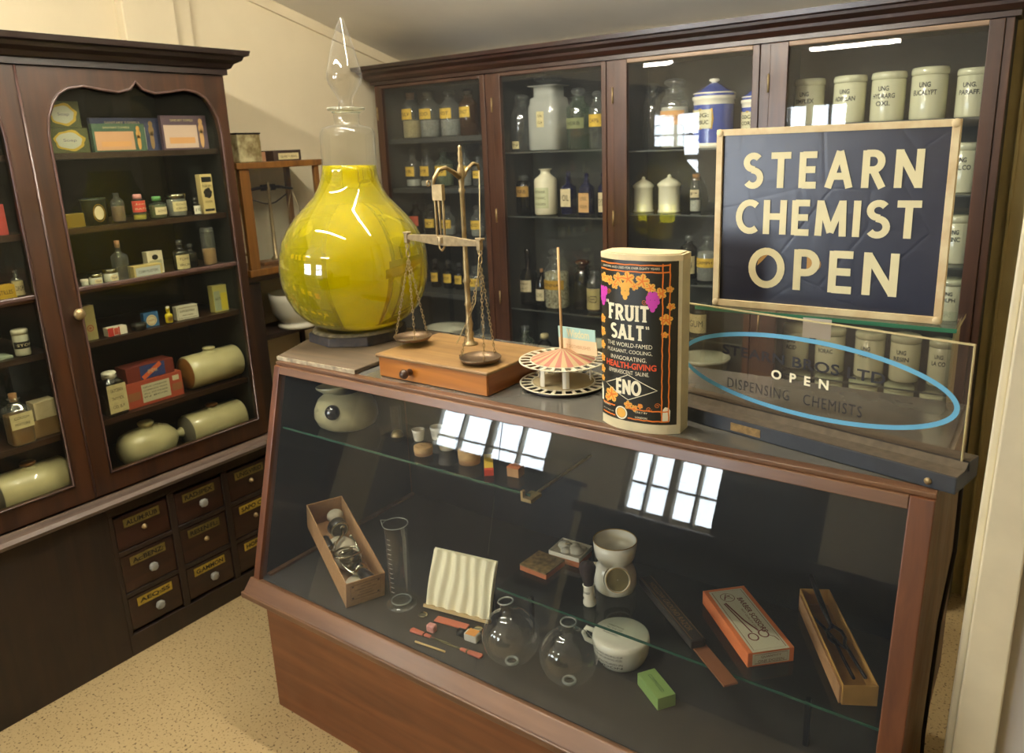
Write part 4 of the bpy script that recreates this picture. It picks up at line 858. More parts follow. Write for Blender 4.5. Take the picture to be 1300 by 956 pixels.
b = MB().torus((-.006,.004,.038), .006, .0018, (0,.6,1)).ball((-.012,.0,.038), .004); b.build('brass_fitting', BRASS, t)
# dark case with gilt lines, on a leather strop
an = math.radians(-39)
t = thing('razor_case', 'long narrow black case with faint gilt writing on the step shelf', 'case', (-.640, 1.462, LS+.0045), an)
MB().box((-.135,-.018,0), (.135,.018,.02)).build('case_body', mat('black leatherette', S(44, 38, 34), .5, noise=.2, nscale=80), t, .003)
b = MB(); F = flat((0,0,.020), (1,0,0), (0,1,0), .0006); ribbon(b, [(-.128,-.013),(.128,-.013),(.128,.013),(-.128,.013),(-.128,-.013)], .0012, F); text(b, 'HOLLOW GROUND RAZOR', F, 0, 0, .2, .013, 0); b.build('gilt_print', pm('dull gilt', 120, 92, 54), t)
MB().box((-.05,-.016,0), (.125,.016,.004)).build('leather_strop', mat('strop leather', S(132, 84, 54), .6)); o = bpy.data.objects['leather_strop']; solo(o, 'flat brown leather strip under the end of the black razor case', 'strop', (-.535, 1.385, LS), an)
# scissors box
t = thing('scissors_box', 'orange cardboard box labelled for barber scissors on the step shelf', 'box', (-.474, 1.497, LS), math.radians(44.5))
MB().box((-.052,-.118,0), (.052,.118,.034)).build('carton', mat('orange card', S(222, 122, 70), .6, noise=.1, nscale=40), t, .0015)
b = MB(); b.box((-.041,-.1184,.004), (.041,-.118,.030)).box((-.041,-.118,.0341), (.041,.108,.0345)); b.m(1)
F = flat((0,0,.0347), (1,0,0), (0,1,0), .0004); Fv = flat((0,0,.0347), (0,-1,0), (1,0,0), .0004)
ribbon(b, [(-.036,-.112),(.036,-.112),(.036,.102),(-.036,.102),(-.036,-.112)], .0012, F)
text(b, 'BARBER SCISSORS', Fv, -.006, .018, .13, .013, .02); text(b, 'BEST QUALITY STEEL', Fv, .01, .004, .08, .005, 0)
ribbon(b, arc(-.008, .078, .016, .016, 0, 360, 20), .0014, F); ribbon(b, [(-.018,.07),(-.008,.09),(.002,.07),(-.014,.08),(.0,.084)], .003, F)
ribbon(b, [(-.022,.058),(-.010,-.01),(.004,-.052)], .004, F); ribbon(b, [(-.026,.056),(-.018,-.01),(-.012,-.056)], .003, F)
ribbon(b, arc(.010,-.064,.010,.012,0,360,16), .003, F); ribbon(b, arc(-.016,-.070,.010,.012,0,360,16), .003, F); ribbon(b, [(.018,-.07),(.028,-.078),(.032,-.092)], .002, F)
Fe = flat((0,-.1184,0), (1,0,0), (0,0,1), .0004); text(b, 'QUANTITY', Fe, 0, .0215, .045, .006, 0); text(b, 'ONE DOZEN', Fe, 0, .0115, .058, .006, 0); ribbon(b, [(-.036,.007),(.036,.007),(.036,.028),(-.036,.028),(-.036,.007)], .001, Fe)
b.build('printed_label', [mat('pale grey label', S(204, 198, 168), .6), pm('maroon ink', 112, 50, 46)], t)
# tongs tray
an = math.radians(29)
t = thing('tongs_box', 'open mustard lined cardboard tray holding iron curling tongs', 'box', (-.292, 1.528, LS), an); o = tray(t, .066, .33, .045, .0025, mat('mustard card', S(178, 132, 66), .7, noise=.15, nscale=30))
b = MB().box((-.0375,-.16,.0), (-.0338,.15,.038)); b.build('card_flap', KRAFT, t)
t = thing('curling_tongs', 'dark iron curling tongs lying in the mustard tray', 'tongs', (-.292, 1.528, LS+.004), an)
b = MB(); b.tube([(-.004,.185,.062), (-.002,.10,.045), (.0,.03,.035)], [.006,.0065,.004], 10); b.build('barrel', IRON, t)
b = MB(); b.tube([(0,.03,.035), (-.014,.012,.034), (-.016,-.01,.034), (-.006,-.03,.034), (-.004,-.08,.03), (-.002,-.13,.03)], .0035, 8).tube([(.002,.03,.037), (.016,.012,.036), (.017,-.01,.036), (.010,-.03,.036), (.016,-.08,.032), (.02,-.13,.032)], .0035, 8).ball((0,.03,.036), .006, 10)
b.tube([(-.026,.09,.02), (-.014,.03,.03), (.0,-.03,.034), (.012,-.045,.034)], .003, 8); b.build('handle', IRON, t)
t = thing('green_packet', 'small light green packet on the deck at the bottom of the case', 'packet', (-.612, 1.33, DK), math.radians(-35)); MB().box((-.045,-.022,0), (.045,.022,.03)).build('carton', pm('leaf green card', 132, 162, 92), t, .001)
b = MB(); text(b, 'COMPRESSED', flat((0,0,.03), (1,0,0), (0,1,0), .0006), 0, 0, .06, .008, 0); b.build('lettering', pm('dark green ink', 50, 80, 40), t)
# ---- upper shelf wares
t = thing('stoneware_inhaler', 'squat buff stoneware vessel with wide lip and black ball on the upper glass shelf', 'vessel', (-1.60, 1.385, US), math.radians(20)); t.scale = (.92, .92, .92)
b = MB(); b.lathe([(.001,0),(.07,0),(.090,.012),(.100,.035),(.098,.06),(.085,.088),(.062,.106),(.045,.112)], seg=40, cap=False, sy=.9); b.build('vessel_body', mat('grey buff glaze', S(164, 156, 120), .3, coat=.4, noise=.12, nscale=10), t)
T = Matrix.Translation((-.028,.0,.112)) @ Matrix.Rotation(-.12, 4, 'Y'); b = MB(T); b.lathe([(.02,-.03),(.036,-.008),(.052,.004),(.062,.012),(.064,.018),(.06,.019),(.045,.009),(.03,0),(.012,-.02),(.001,-.024)], seg=36, cap=False, sy=.72); b.build('lip', mat('grey buff glaze', S(164, 156, 120)), t)
b = MB(); b.ball((.0,-.082,.070), .024, 18); b.build('ball_stopper', mat('black glass ball', S(38, 36, 38), .15, coat=1), t)
t = thing('glass_tube', 'narrow clear glass tube with brass base on the upper shelf beside the stoneware vessel', 'tube', (-1.414, 1.395, US)); b = MB(); b.lathe([(.014,.004),(.0145,.09)], seg=20, cap=False); b.build('tube_wall', GFINE, t); MB().lathe([(.001,0),(.018,0),(.018,.004),(.012,.014),(.001,.016)], seg=20, cap=False).build('base', BRASS, t)
def cup(c, r, h, label):
    t = thing('white_cup', label, 'cup', (c[0], c[1], US)); b = MB(); b.lathe([(.001,0),(r*.72,0),(r*.78,.003),(r*.95,h*.8),(r,h),(r*.9,h),(r*.68,.006),(.001,.005)], seg=28, cap=False); b.build('bowl', PORW, t)
    b = MB()
    for z in (.72, .55, .4): text(b, 'POISON', cyl(r*(.78+.2*z), -PI/2-.2, h*z), 0, 0, r*.9, h*.1, 0)
    b.build('lettering', pm('faint grey print', 120, 118, 108), t)
cup((-1.341, 1.402), 0.0174, 0.0311, 'small white measuring cup, left of the trio on the upper shelf'); cup((-1.304, 1.435), 0.0192, 0.0348, 'small tapered white measuring cup, rear of the trio on the upper shelf'); cup((-1.235, 1.393), 0.0256, 0.0366, 'larger white ointment cup in front of the trio on the upper shelf')
def pill(c, r, h, label, m2):
    t = thing('pill_box', label, 'box', (c[0], c[1], US)); MB().lathe([(.001,0),(r*.95,0),(r*.95,h*.5)], seg=28, cap=False).build('base', m2, t); b = MB(); b.lathe([(r,h*.4),(r,h-.001),(r-.002,h),(.001,h)], seg=28, cap=False)
    b.build('lid', mat('willow card', S(176, 140, 90), .7, noise=.2, nscale=90), t); b = MB(); ribbon(b, arc(0,0,r*.75,r*.75,0,360,24), .001, flat((0,0,h), (1,0,0), (0,1,0), .0005)); text(b, 'PILLS', flat((0,0,h), (1,0,0), (0,1,0), .0005), 0, 0, r, r*.3, 0); b.build('lettering', pm('brown ink', 92, 66, 44), t)
pill((-1.267, 1.338), 0.0247, 0.0220, 'round cardboard pill box with printed lid in front of the white cups', KRAFT); pill((-1.130, 1.356), 0.0284, 0.0329, 'taller round brown pill box right of the white cups', KRAFT)
t = thing('tube_carton', 'slim yellow and red carton lying on the upper shelf', 'carton', (-1.066, 1.350, US), math.radians(38)); MB().box((-.011,-.034,0), (.011,.05,.016)).build('carton', pm('yellow card', 216, 178, 60), t, .001); MB().box((-.0112,-.046,0), (.0112,-.0342,.0162)).build('red_end', pm('red card', 206, 66, 40), t, .001)
t = thing('brown_carton', 'tiny square brown carton on the upper shelf near its right end', 'carton', (-0.986, 1.350, US), .1); MB().box((-.016,-.014,0), (.016,.014,.022)).build('carton', KRAFT, t, .001); MB().box((-.0162,-.0142,.0222), (.0162,.0142,.0245)).build('lid', BRK, t)
# ================================================================ BOTTLES AND JARS
GRP = 0
def bottle(name, label, cat, loc, r, h, g, sq=0, fill=None, lab=None, stop='glass', neck=.42, body=.62, group=None, face=0, stopm=None):
    """fill=(level 0-1, material); lab=(z0,z1 fractions of body, half angle, material, lines, ink)"""
    t = thing(name, label, cat, loc, face, group)
    hb = h*body; rn = r*neck; hs = h*(body+.09); hn = h*.85
    k = (lambda q: q)
    b = MB(); b.lathe([(.001,.002),(r*.92,.002),(r,.006),(r,hb-r*.12),(r*.93,hb+r*.06),(rn*1.25,hs-.002),(rn,hs+h*.02),(rn,hn-h*.015),(rn*1.35,hn-h*.008),(rn*1.38,hn),(rn*.8,hn+.001)], seg=24 if not sq else 32, sq=sq, cap=False); b.build('bottle_glass', g, t)
    if fill:
        lv, fmx = fill; rr = r*.93; zt = hb*lv
        b = MB(); b.lathe([(.001,.005),(rr*.96,.005),(rr,.009),(rr,zt-.002),(rr*.97,zt),(.001,zt)], seg=20 if not sq else 32, sq=sq, cap=False); b.build('contents', fmx, t)
    if stop == 'glass':
        b = MB(); b.lathe([(rn*.75,hn-.01),(rn*.8,hn+.002),(rn*.55,hn+h*.02),(rn*1.05,hn+h*.055),(rn*1.2,hn+h*.09),(rn*.95,hn+h*.13),(.001,hn+h*.15)], seg=20, cap=False); b.build('stopper', stopm or GCLR, t)
    elif stop == 'cork':
        b = MB(); b.lathe([(rn*.8,hn-.01),(rn*.82,hn),(rn*.9,hn+h*.09),(.001,hn+h*.095)], seg=16, cap=False); b.build('cork_stopper', stopm or CORK, t)
    elif stop == 'cap':
        b = MB(); b.lathe([(rn*1.4,hn-h*.09),(rn*1.5,hn-h*.09),(rn*1.5,hn+.004),(rn*1.3,hn+.007),(.001,hn+.007)], seg=20, cap=False); b.build('cap', stopm or BLACK, t)
    if lab:
        z0, z1, ha, lm, lines, ink = lab; Z0, Z1 = hb*z0, hb*z1; b = MB(); rr = r*1.0
        if sq:
            F = flat((0, -r, 0), (1,0,0), (0,0,1), .0012); wdt = r*ha; patch(b, F, -wdt, wdt, Z0, Z1, 1); half = wdt
            F2 = flat((0, -r, 0), (1,0,0), (0,0,1), .0018)
        else:
            F = cyl(rr, -PI/2, 0, eps=.0007); half = rr*ha; patch(b, F, -half, half, Z0, Z1, 12); F2 = cyl(rr, -PI/2, 0, eps=.0013)
        b.m(1)
        for i, s in enumerate(lines):
            zc = Z1 - (Z1-Z0)*(i+.7)/(len(lines)+.4); text(b, s, F2, 0, zc, half*1.3, (Z1-Z0)*.34/len(lines), .0)
        b.build('paper_label', [lm, ink], t)
    return t
Y2 = 2.93
def lb(z0, z1, a, m, *lines, ink=None): return (z0, z1, a, m, lines, ink or INK)
# ---- left bay of the wall cabinet
row = [(-2.69, .047, .232, GCLR, 'cork', (.55, BUFF), 'PULV', 'pale clear bottle with yellow label, leftmost on the top shelf of the left bay'),
 (-2.567, .052, .222, GCLR, 'glass', (.55, GREYL), 'SOD', 'clear bottle with frosted stopper, second on the top shelf of the left bay'),
 (-2.438, .050, .214, GCLR, 'glass', (.55, GREYL), 'POT', 'clear bottle with bright stopper, third on the top shelf of the left bay'),
 (-2.326, .044, .215, GAMB, 'glass', None, 'TINCT', 'amber bottle with yellow label at the right end of the top shelf, left bay')]
for x, r, h, g, st, fl, s, L_ in row: bottle('apothecary_bottle', L_, 'bottle', (x, Y2, 1.6705), r, h, g, fill=fl, stop=st, body=.68, neck=.5, lab=lb(.58, .9, .75, YEL, s), stopm=mat('brownish cork', S(120, 84, 62), .8) if st == 'cork' else (GCLR if g is GCLR else GDRK), group='apothecary bottles in the left bay')
row = [(-2.704, .038, .189, GCLR, (.3, PWH), 'TR', 'leftmost clear bottle on the second shelf of the left bay, yellow label'),
 (-2.607, .037, .191, GCLR, (.25, PWH), 'SYR', 'clear bottle with shiny stopper, second on the second shelf of the left bay'),
 (-2.496, .046, .190, GGRN, (.9, mat('smoky liquid', S(120, 116, 96), .4)), 'LIQ', 'wide grey-green bottle with yellow label behind the balance bracket, left bay'),
 (-2.366, .034, .186, GCLR, (.85, GREYL), 'SP', 'grey filled bottle, fourth on the second shelf of the left bay'),
 (-2.286, .027, .14, GCLR, None, 'AQ', 'small bottle at the right end of the second shelf of the left bay')]
for x, r, h, g, fl, s, L_ in row: bottle('apothecary_bottle', L_, 'bottle', (x, Y2, 1.4355), r, h, g, fill=fl, lab=lb(.45, .85, .85, YEL, s), group='apothecary bottles in the left bay')
row = [(-2.705, .036, .177, GDRK, 'EXT', mat('red edged label', S(176, 72, 44), .6), 'dark bottle with reddish label, leftmost on the third shelf of the left bay'),
 (-2.600, .036, .155, GDRK, 'TINCT', YEL, 'dark bottle with broad yellow label, second on the third shelf of the left bay'),
 (-2.490, .036, .150, GCLR, 'MIST', YEL, 'clear bottle with yellow label behind the balance stirrup, third shelf of the left bay'),
 (-2.306, .034, .152, GCLR, 'ACID', YEL, 'clear bottle at the right end of the third shelf of the left bay')]
for x, r, h, g, s, lm, L_ in row: bottle('apothecary_bottle', L_, 'bottle', (x, Y2, 1.1955), r, h, g, fill=(.5, GREYL) if g is GCLR else None, lab=lb(.4, .85, 1., lm, s), stopm=GCLR, group='apothecary bottles in the left bay')
for i, (x, r, h, L_) in enumerate([(-2.596, .026, .148, 'slim dark bottle, leftmost visible on the lowest shelf of the left bay'), (-2.508, .029, .146, 'dark bottle with yellow band, second on the lowest shelf of the left bay'),
 (-2.438, .026, .137, 'small dark bottle beside the balance column, lowest shelf of the left bay'), (-2.334, .042, .127, 'squat bottle with wide yellow label at the right of the lowest shelf, left bay')]):
    bottle('apothecary_bottle', L_, 'bottle', (x, Y2, .9255), r, h, GDRK if i < 3 else GCLR, lab=lb(.35, .85, 1.0, YEL, 'ACET'), fill=(.6, GREYL) if i == 3 else None, stopm=GCLR, group='apothecary bottles in the left bay')
# pale porcelain at the bottom of the left bay
t = thing('porcelain_bowl', 'pale green porcelain bowl lying at the bottom of the left bay behind the balance box', 'bowl', (-2.50, 2.885, .6005)); b = MB(); b.lathe([(.04,0),(.05,.01),(.09,.07),(.108,.13),(.11,.135),(.104,.13),(.08,.07),(.001,.02)], seg=32, cap=False); b.build('bowl', POR, t)
bottle('pale_flask', 'pale flask with round bulb stopper at the bottom of the left bay beside the stile', 'bottle', (-2.27, 2.90, .6), .07, .25, GCLR, fill=(.8, POR), body=.5, neck=.3)
# ---- second bay
bottle('glass_jar', 'large empty round clear jar, leftmost on the top shelf of the second bay', 'jar', (-2.01, Y2-.02, 1.5905), .058, .245, GCLR, body=.66, neck=.5, lab=lb(.08, .28, .3, LAB, 'N'))
bottle('glass_jar', 'large square frosted glass jar with small pale label on the top shelf, second bay', 'jar', (-1.864, Y2-.02, 1.5905), .074, .318, glass('frosted jar glass', (.8, .8, .76, 1), 1.5, haze=.5, hazecol=(.62, .62, .56, 1), edge=.7), sq=6, body=.60, neck=.72, fill=(.5, mat('pale powder', S(170, 170, 158), .9)), lab=lb(.52, .86, .25, LAB, 'SAL', 'GR'))
bottle('glass_jar', 'greenish clear jar with pale label right of the square frosted jar', 'jar', (-1.728, Y2, 1.5905), .053, .255, GGRN, body=.68, neck=.5, lab=lb(.5, .75, .9, mat('green label', S(120, 124, 84), .7), 'HERB'))
bottle('glass_jar', 'narrow jar with two yellow labels at the right end of the top shelf, second bay', 'jar', (-1.628, Y2-.02, 1.5905), .034, .235, GCLR, body=.7, neck=.5, lab=lb(.55, .85, 1., YEL, 'CAPS'))
bottle('label_bottle', 'slim clear bottle with ochre label, leftmost on the second shelf of the second bay', 'bottle', (-2.015, Y2-.02, 1.3125), .034, .175, GDRK, body=.75, neck=.6, lab=lb(.6, .95, 1.3, mat('ochre label', S(168, 128, 60), .7), 'CARB'), stopm=GCLR)
t = bottle('stoneware_bottle', 'white stoneware bottle with printed label on the second shelf of the second bay', 'bottle', (-1.887, Y2-.03, 1.3125), .051, .235, mat('white stoneware', S(222, 214, 184), .35, coat=.3), body=.66, neck=.42, stop='none', lab=lb(.2, .78, .8, mat('grey printed label', S(188, 188, 150), .6), 'VITAFER', 'TONIC', 'FOOD'))
bottle('cobalt_bottle', 'small cobalt blue bottle with cream label, second bay second shelf left of pair', 'bottle', (-1.786, Y2, 1.3125), .028, .190, GBLU, body=.62, neck=.35, lab=lb(.3, .95, .9, CREAM, 'OIL'), stopm=GBLU, sq=5)
bottle('cobalt_bottle', 'cobalt blue bottle with buff label near the right of the second shelf, second bay', 'bottle', (-1.695, Y2, 1.3125), .028, .180, GBLU, body=.66, neck=.35, lab=lb(.1, .8, .9, mat('buff orange label', S(200, 158, 104), .7), 'LYSOL', 'POISON'), stopm=GBLU, sq=5)
bottle('cobalt_bottle', 'very dark blue bottle beside the right stile, second shelf of the second bay', 'bottle', (-1.625, Y2+.02, 1.3125), .022, .180, GBLU, body=.66, neck=.35, lab=lb(.1, .8, .8, CREAM, 'EYE'), stopm=GBLU)
bottle('dropper_bottle', 'black bottle with cream label and thin stopper on the third shelf, second bay', 'bottle', (-2.02, Y2, .8905), .044, .262, GDRK, body=.55, neck=.25, lab=lb(.42, .8, .9, CREAM, 'LINIMENT', 'A.B.C.'), stopm=GDRK)
bottle('dropper_bottle', 'small black corked bottle with cream label left of the jar of beans', 'bottle', (-1.930, Y2-.02, .8905), .028, .183, GDRK, body=.66, neck=.3, stop='cork', lab=lb(.22, .66, .9, CREAM, 'CLOVES'))
bottle('bean_jar', 'glass stoppered jar full of white pods with a mustard label, second bay', 'jar', (-1.840, Y2-.03, .8905), .058, .275, GCLR, body=.64, neck=.55, fill=(.93, mat('white pods', S(204, 196, 160), .9, noise=.6, nscale=110, bump=1, dirt=S(120, 110, 80))), lab=lb(.52, .76, 1.1, mat('mustard label', S(176, 136, 44), .7), 'SENNA'))
bottle('brown_jar', 'dark brown stoppered jar right of the jar of white pods', 'jar', (-1.722, Y2, .8905), .042, .225, GDRK, body=.66, neck=.7, stopm=GAMB)
bottle('label_jar', 'jar with large tan label partly behind the fruit salt tin, second bay', 'jar', (-1.645, Y2-.03, .8905), .034, .185, GCLR, body=.72, neck=.6, fill=(.5, BRN), lab=lb(.1, .8, 1.2, mat('tan label', S(186, 170, 112), .7), 'LINSEED'))
t = thing('white_bowl', 'white bowl at the bottom of the second bay behind the carousel card', 'bowl', (-1.69, 2.92, .6)); b = MB(); b.lathe([(.05,0),(.055,.01),(.085,.06),(.1,.13),(.105,.135),(.098,.13),(.08,.06),(.001,.02)], seg=32, cap=False); b.build('bowl', POR, t)
bottle('small_bottle', 'small dark bottle with pale cap at the bottom of the second bay', 'bottle', (-1.93, 2.92, .6), .032, .17, GDRK, stop='cap', stopm=LAB)
bottle('small_bottle', 'olive bottle at the bottom left of the second bay behind the balance pan', 'bottle', (-2.0, 2.86, .6), .045, .20, GGRN, fill=(.7, BRN))
# ---- third bay
bottle('specie_jar', 'tall clear specie jar with orange band label on the top shelf, third bay', 'jar', (-1.290, Y2, 1.5805), .056, .268, GCLR, body=.66, neck=.66, fill=(.9, PWH), lab=lb(.52, .82, 1.1, mat('orange label', S(204, 150, 92), .7), 'BORAX'))
bottle('specie_jar', 'clear empty specie jar at the left of the top shelf, third bay', 'jar', (-1.40, Y2+.03, 1.5805), .04, .26, GCLR, body=.66, neck=.6)
BLUJ = mat('delft blue glaze', S(56, 76, 156), .2, coat=.6)
def bluejar(loc, r, h, label, txt):
    t = thing('blue_jar', label, 'jar', loc, -.35)
    b = MB(); b.lathe([(.001,0),(r*1.03,0),(r*1.03,h*.05),(r*.98,h*.07)], seg=36, cap=False).lathe([(r*.98,h*.62),(r*.98,h*.68),(r*1.04,h*.69),(r*1.04,h*.74),(r*.9,h*.745)], seg=36, cap=False); b.build('white_bands', PORW, t)
    b = MB(); b.lathe([(r*.98,h*.07),(r*.98,h*.62)], seg=36, cap=False); b.build('jar_wall', BLUJ, t)
    b = MB(); b.lathe([(r*.98,h*.745),(r*.98,h*.79),(r*.8,h*.82),(r*.45,h*.89),(r*.2,h*.93)], seg=36, cap=False); b.build('lid', BLUJ, t)
    b = MB(); b.lathe([(r*.12,h*.92),(r*.12,h*.94),(r*.26,h*.965),(r*.22,h*.99),(.001,h)], seg=20, cap=False).lathe([(r*1.01,h*.775),(r*1.01,h*.79),(r*.95,h*.795)], seg=36, cap=False); b.build('lid_knob', PORW, t)
    F = cyl(r*.98, -PI/2, 0, eps=.001); b = MB(); patch(b, F, -r*.62, r*.62, h*.28, h*.55, 10); b.m(1); ribbon(b, [(-r*.62, h*.28), (0, h*.28), (r*.62, h*.28), (r*.66, h*.41), (r*.62, h*.55), (0, h*.55), (-r*.62, h*.55), (-r*.66, h*.41), (-r*.62, h*.28)], h*.028, cyl(r*.98, -PI/2, 0, eps=.0018)); b.m(2)
    for i, s in enumerate(txt): text(b, s, cyl(r*.98, -PI/2, 0, eps=.002), 0, h*(.47-.1*i), r*.95, h*.06, .02)
    b.build('gilt_label', [mat('label enamel', S(206, 200, 164), .3), GOLD, INK], t)
bluejar((-1.131, Y2, 1.5805), .078, .255, 'large blue and white lidded jar with gilt framed label, third bay', ('UNG:', 'SAMBUC'))
bluejar((-.965, Y2, 1.5805), .056, .225, 'smaller blue and white lidded jar half behind the big sign', ('COCA', 'CORT'))
def wpot(loc, r, h, label):
    t = thing('lidded_pot', label, 'pot', loc); b = MB(); b.lathe([(.001,0),(r*1.02,0),(r*1.02,h*.05),(r*.94,h*.07),(r*.94,h*.66),(r,h*.69),(r,h*.71),(.001,h*.71)], seg=30, cap=False); b.build('pot_body', mat('creamware', S(216, 212, 184), .25, coat=.5), t)
    b = MB(); b.lathe([(r*1.06,h*.71),(r*1.06,h*.75),(r*.7,h*.84),(r*.3,h*.90),(r*.14,h*.93),(r*.2,h*.96),(.001,h)], seg=30, cap=False); b.build('lid', MATS['creamware'], t)
wpot((-1.405, Y2-.04, 1.3335), .041, .142, 'small white lidded pot, left of the pair in the third bay'); wpot((-1.292, Y2-.04, 1.3335), .045, .150, 'small white lidded pot, right of the pair in the third bay')
bottle('corked_vial', 'clear corked vial with small label right of the lidded pots', 'vial', (-1.188, Y2-.02, 1.3335), .022, .158, GCLR, body=.74, neck=.75, stop='cork', fill=(.4, PWH), lab=lb(.5, .76, .9, CREAM, 'P'))
bottle('dark_bottle', 'dark bottle with yellow label beside the top of the fruit salt tin', 'bottle', (-1.222, Y2, 1.0605), .034, .18, GDRK, body=.72, neck=.4, lab=lb(.2, .75, 1.2, LAB, 'IODI'))
bottle('crystal_jar', 'clear jar of grey crystals with yellow label left of the big sign', 'jar', (-1.135, Y2-.02, 1.0605), .040, .185, GCLR, body=.70, neck=.45, fill=(.9, GREYL), lab=lb(.46, .74, 1.3, YEL, 'CAMPH'))
bottle('label_jar', 'squat jar with large buff label low in the third bay', 'jar', (-1.162, Y2-.02, .8405), .040, .13, GDRK, body=.74, neck=.6, lab=lb(.1, .9, 1.1, LAB, 'GUM'))
bottle('tan_jar', 'squat tan jar next to the drilled strip low in the third bay', 'jar', (-1.28, Y2-.02, .8405), .038, .12, GAMB, body=.74, neck=.6, lab=lb(.1, .9, 1.2, mat('tan label', S(0,0,0)), 'MYRR'))
t = thing('mortar', 'white porcelain mortar with wide rim at the bottom of the third bay, behind the oval', 'mortar', (-1.135, 2.90, .6)); b = MB(); b.lathe([(.05,0),(.06,.006),(.06,.02),(.075,.05),(.092,.10),(.098,.135),(.106,.138),(.106,.148),(.094,.148),(.085,.10),(.05,.04),(.001,.03)], seg=36, cap=False); b.build('mortar_bowl', POR, t)
# ---- right bay: ointment pots
def pot(loc, r, h, lines, label, face=-.12, blue=False):
    t = thing('ointment_pot', label, 'pot', loc, face, 'white ointment pots in the right bay')
    b = MB(); b.lathe([(.001,0),(r*.97,0),(r,.004),(r,h*.83),(r*.96,h*.845)], seg=32, cap=False); b.build('pot_body', mat('pot glaze', S(206, 204, 172), .22, coat=.6, noise=.05, nscale=9), t)
    b = MB(); b.lathe([(r*.97,h*.85),(r*1.03,h*.86),(r*1.04,h*.93),(r*1.0,h*.985),(r*.9,h),(.001,h*1.002)], seg=32, cap=False); b.build('lid', MATS['pot glaze'], t)
    b = MB(); n = len(lines)
    for i, s in enumerate(lines): text(b, s, cyl(r, -PI/2, 0, eps=.0008), 0, h*(.66-.15*i), min(r*1.35, len(s)*r*.21), h*.10, .03)
    if blue: b.m(1); patch(b, cyl(r, -PI/2, 0, eps=.0008), -r*1.4, r*1.4, h*.4, h*.47, 14)
    b.build('lettering', [mat('grey ink', S(70, 70, 68), .6), BLUJ], t)
Yp = 2.93
for x, r, h, ls, L_ in [(-.779,.050,.156,('UNG','SIMPLEX'),'pot lettered UNG SIMPLEX, leftmost on the top shelf of the right bay'),(-.645,.052,.156,('UNG','ADIP.LAN'),'pot lettered ADIP LAN, second on the top shelf of the right bay'),
  (-.523,.053,.158,('UNG','HYDRARG','OXI.'),'pot lettered UNG HYDRARG OXI above the middle of the big sign'),(-.401,.054,.163,('UNG','EUCALYPT'),'pot lettered UNG EUCALYPT, second from right on the top shelf'),(-.277,.046,.150,('UNG.','PARAFF.'),'pot lettered UNG PARAFF at the right end of the top shelf')]:
    pot((x, Yp, 1.6485), r, h, ls, L_)
pot((-.278, Yp, 1.4125), .045, .158, ('UNG','ALL.CO'), 'pot lettered UNG ALL CO on the second shelf, right of the big sign')
pot((-.278, Yp, 1.1805), .045, .158, ('UNG','ZINC'), 'pot on the third shelf of the right bay, right of the big sign')
pot((-.278, Yp, .9855), .045, .14, ('UNG','SULPH'), 'pot just above the clear panel at the right edge of the right bay')
for x, r, h, ls, L_, bl_ in [(-.779,.048,.165,('UNG','ACID'),'pot seen through the clear panel, leftmost of its upper row',0),(-.654,.052,.165,('UNG','BORAC'),'pot seen through the clear panel under the grey slip, upper row',0),(-.517,.050,.165,('UNG','HAMAM'),'pot seen through the clear panel, third in its upper row, right of the grey slip',0),(-.400,.049,.165,('UNG','RESIN'),'pot seen through the clear panel with a thin line under its writing, upper row fourth',1),(-.285,.042,.160,('UNG','LA CO'),'pot seen through the clear panel, right end of the upper row',0)]:
    pot((x, Yp, .7505), r, h, ls, L_, blue=False)
for x, r, h, ls, L_, bl_ in [(-.770,.050,.125,('UNG','PLUMB'),'pot leftmost on the bottom row behind the word DISPENSING',0),(-.651,.049,.13,('UNG','GALL'),'pot on the bottom row behind the white word OPEN',0),(-.530,.049,.13,('UNG','MERC.DIL'),'pot on the bottom row behind the end of the word CHEMISTS',0),(-.410,.049,.13,('UNG','SCAB'),'pot on the bottom row, second from the right',0),(-.300,.042,.11,(),'pot with a thin blue band at the right of the bottom row',1)]:
    pot((x, Yp, .6005), r, h, ls, L_, blue=bool(bl_))
# ================================================================ LEFT CABINET CONTENTS
XI = -2.50
def lbox(name, label, y, w_, z, h, cols, depth=.05, art=None, x=XI, rz=0, cat='box', group=None):
    """carton facing the room (+x); art(builder, map, w, h) prints on the front"""
    t = thing(name, label, cat, (x, y, z + .0005), PI/2 + rz, group)
    MB().box((-w_/2, 0, 0), (w_/2, depth, h)).build('carton', cols[0], t, .001)
    if art:
        b = MB(); art(b, lambda e: flat((0, 0, 0), (1,0,0), (0,0,1), e), w_, h); b.build('front_print', cols, t)
    return t
def rect(b, F, x0, x1, z0, z1): b.af([b.av(F(x0,z0)), b.av(F(x1,z0)), b.av(F(x1,z1)), b.av(F(x0,z1))])
def blob(b, F, cx, cz_, rx, rz_, wob=0, n=28): 
    ids = [b.av(F(cx + rx*math.cos(t)*(1+wob*math.sin(7*t)), cz_ + rz_*math.sin(t)*(1+wob*math.cos(5*t)))) for t in [2*PI*i/n for i in range(n)]]; c_ = b.av(F(cx, cz_))
    for i in range(n): b.af([c_, ids[i], ids[(i+1) % n]])
def art_flower(b, F, w_, h): b.m(1); blob(b, F(.0004), .0, h*.5, w_*.40, h*.42, .08); b.m(2); blob(b, F(.0008), -.002, h*.5, w_*.33, h*.33, .05); b.m(3); text(b, 'Soap', F(.0012), 0, h*.5, w_*.34, h*.14, 0)
GCOL = [pm('olive green card', 76, 80, 46), pm('chrome yellow print', 178, 148, 50), pm('silver white print', 172, 172, 158), pm('violet ink', 84, 76, 110)]
lbox('soap_box', 'olive green box with yellow flower oval, lower of the stacked pair on the top shelf', 1.183, .115, 1.650, .073, GCOL, .08, art_flower)
